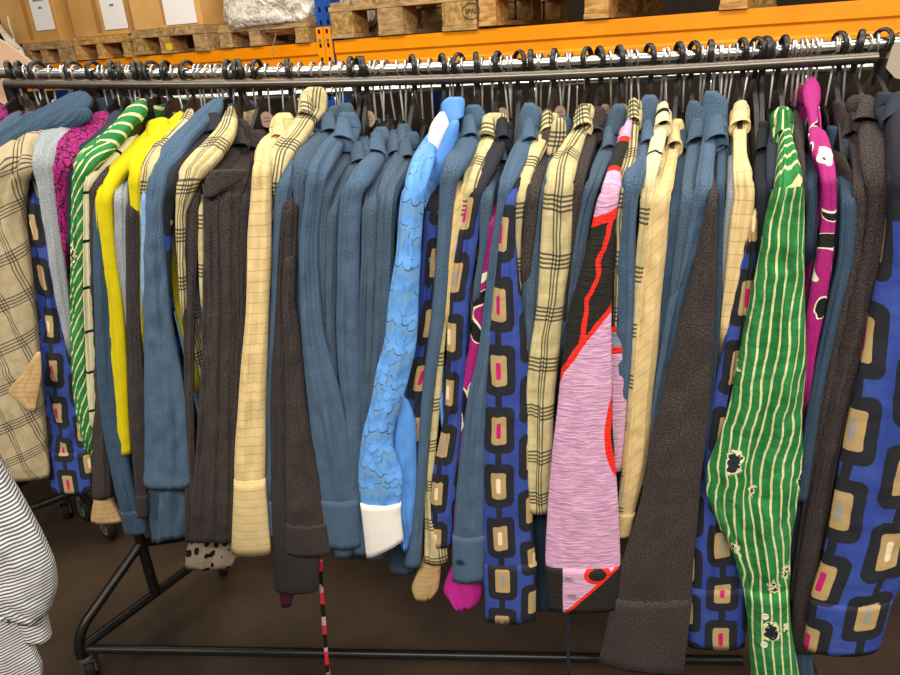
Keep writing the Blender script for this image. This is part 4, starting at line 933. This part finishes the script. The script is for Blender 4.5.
pb = pallet('pale new yellow-toned pallet between two weathered carton pallets', [(78, 84), (100, 106), (126, 133)], 57, 'pallet', .062, .5)
pc = pallet('chipboard-blocked pallet with small yellow sticker under the wide carton', [(136, 147), (163, 173), (197, 211)], 52, 'pallet2', .066, .6)
mb = MB(); ps = S_(onp(166, 36)); rbox(mb, ps, ps+.045, -.013, -.0112, pc[3]-.105, pc[3]-.075); mb.build('sticker', M['lab'], pc[0])
pf = pallet('weathered pallet under the film-wrapped load beside the blue upright', [(222, 234), (252, 263), (298, 311)], 46, 'pallet2', .050, .7)
pd = pallet('pallet with round stamped mark on its block, right of blue upright', [(333, 355), (380, 405), (444, 478)], 32, 'pallet2', .092, .8)
pe = pallet('pale pallet with widely spaced blocks above the orange beam', [(480, 497), (585, 609), (719, 746)], 20, 'pallet', .085, .8)
c = onp(471, 11, -.0125); text_mesh('EPAL', M['ink'], pd[0], c, E_, Vector((0, 0, 1)), .026)
mb = MB(); mb.tube([c+E_*(math.cos(a*math.pi/12)*.040)+Vector((0, 0, math.sin(a*math.pi/12)*.030)) for a in range(25)], .0013, 6); mb.build('stamp_ring', M['ink'], pd[0])
def carton(label, pxa, pxb, py, zb, mat, depth, hgt, lab=None):
    s0, s1 = S_(onp(pxa, py)), S_(onp(pxb, py)); t = empty('cardboard_box', W_((s0+s1)/2, .25, zb)); tag(t, label, 'box')
    mb = MB(); rbox(mb, s0, s1, .0, depth, zb+.001, zb+hgt, .006); body = mb.build('carton', M[mat], t)
    mb = MB(); mdl = (s0+s1)/2; rbox(mb, mdl-.022, mdl+.022, -.0015, 0, zb+.02, zb+hgt-.01); mb.build('packing_tape', M['carton2'], t)
    if lab:
        a, c, y1 = lab; la, lc = S_(onp(a, y1)), S_(onp(c, y1)); z1 = onp((a+c)/2, y1).z
        mb = MB(); rbox(mb, la, lc, -.004, -.002, z1, z1+.30); l = mb.build('paper_label', M['paper'], t)
        mb = MB(); w = lc-la
        for k in range(9): rbox(mb, la+w*(.22+k*.062), la+w*(.22+k*.062+.038), -.0052, -.004, z1+.155+.003*(k % 2), z1+.180+.003*(k % 3))
        for k in range(3): rbox(mb, la+w*(.42+k*.06), la+w*(.42+k*.06+.04), -.0052, -.004, z1+.115, z1+.126)
        mb.build('faint_print', M['ink'], l)
carton('brown carton with white sheet on the pallet nearest the wall end', 6, 62, 42, pa[3], 'carton', .45, .55, (37, 56, 30))
carton('brown carton with white sheet at its edge, on the pale pallet', 76, 130, 40, pb[3], 'carton', .45, .55, (106, 129, 29))
carton('wide brown carton with taped white sheet beside the wrapped load', 135, 204, 33, pc[3], 'carton', .55, .55, (167, 198, 24))
# film-wrapped load
s0, s1 = S_(onp(217, 30)), S_(onp(317, 30)); zb = pf[3]
t = empty('wrapped_load', W_((s0+s1)/2, .35, zb)); tag(t, 'load wrapped in crumpled clear film on a pallet beside the blue upright', 'wrapped load')
mb = MB(); rbox(mb, s0+.06, s1-.08, .06, .6, zb+.001, zb+.5, .01); mb.build('carton', M['carton'], t)
bm = bmesh.new(); bmesh.ops.create_icosphere(bm, subdivisions=5, radius=1.0)
from mathutils import noise as mn
for v in bm.verts:
    q = v.co.copy(); e = lambda x: math.copysign(abs(x)**.35, x)
    nn = mn.noise(q*3.1+Vector((3, 1, 7)))*.10+mn.noise(Vector((q.x*5, q.y*5, q.z*22)))*.045+mn.noise(q*14)*.02
    p = Vector((e(q.x), e(q.y), e(q.z)))*(1+nn*.55)
    z = zb-.062+(p.z+1)*.28
    wv = .93+.10*max(0, -p.z)
    v.co = W_((s0+s1)/2+p.x*(s1-s0)*.48*wv, .31+p.y*.35*wv, z)
me = bpy.data.meshes.new('stretch_film'); bm.to_mesh(me); bm.free(); me.polygons.foreach_set('use_smooth', [True]*len(me.polygons)); me.materials.append(M['wrap'])
o = bpy.data.objects.new('stretch_film', me); COL.objects.link(o); attach(o, t)
mb = MB(); mb.tube([onp(276, 34, -.03), onp(273, 46, -.035), onp(272, 58, -.04)], [.006, .004, .003], 8, flat=.3); mb.build('film_tail', M['wrap'], t)
t = empty('loose_film', onp(8, 40, -.03)); tag(t, 'loose crumpled strip of clear film hanging beside the carton nearest the wall end', 'plastic film')
mb = MB(); mb.tube([onp(x_, y_, -.05-.01*k) for k, (x_, y_) in enumerate(((-14, 16), (-4, 24), (4, 33), (10, 41), (19, 48), (24, 55)))], [.022, .026, .020, .026, .018, .008], 8, flat=.4)
mb.tube([onp(x_, y_, -.06) for x_, y_ in ((8, 16), (10, 26), (13, 34), (15, 43))], [.009, .011, .008, .006], 8, flat=.4); mb.build('film_strip', M['wrap'], t)
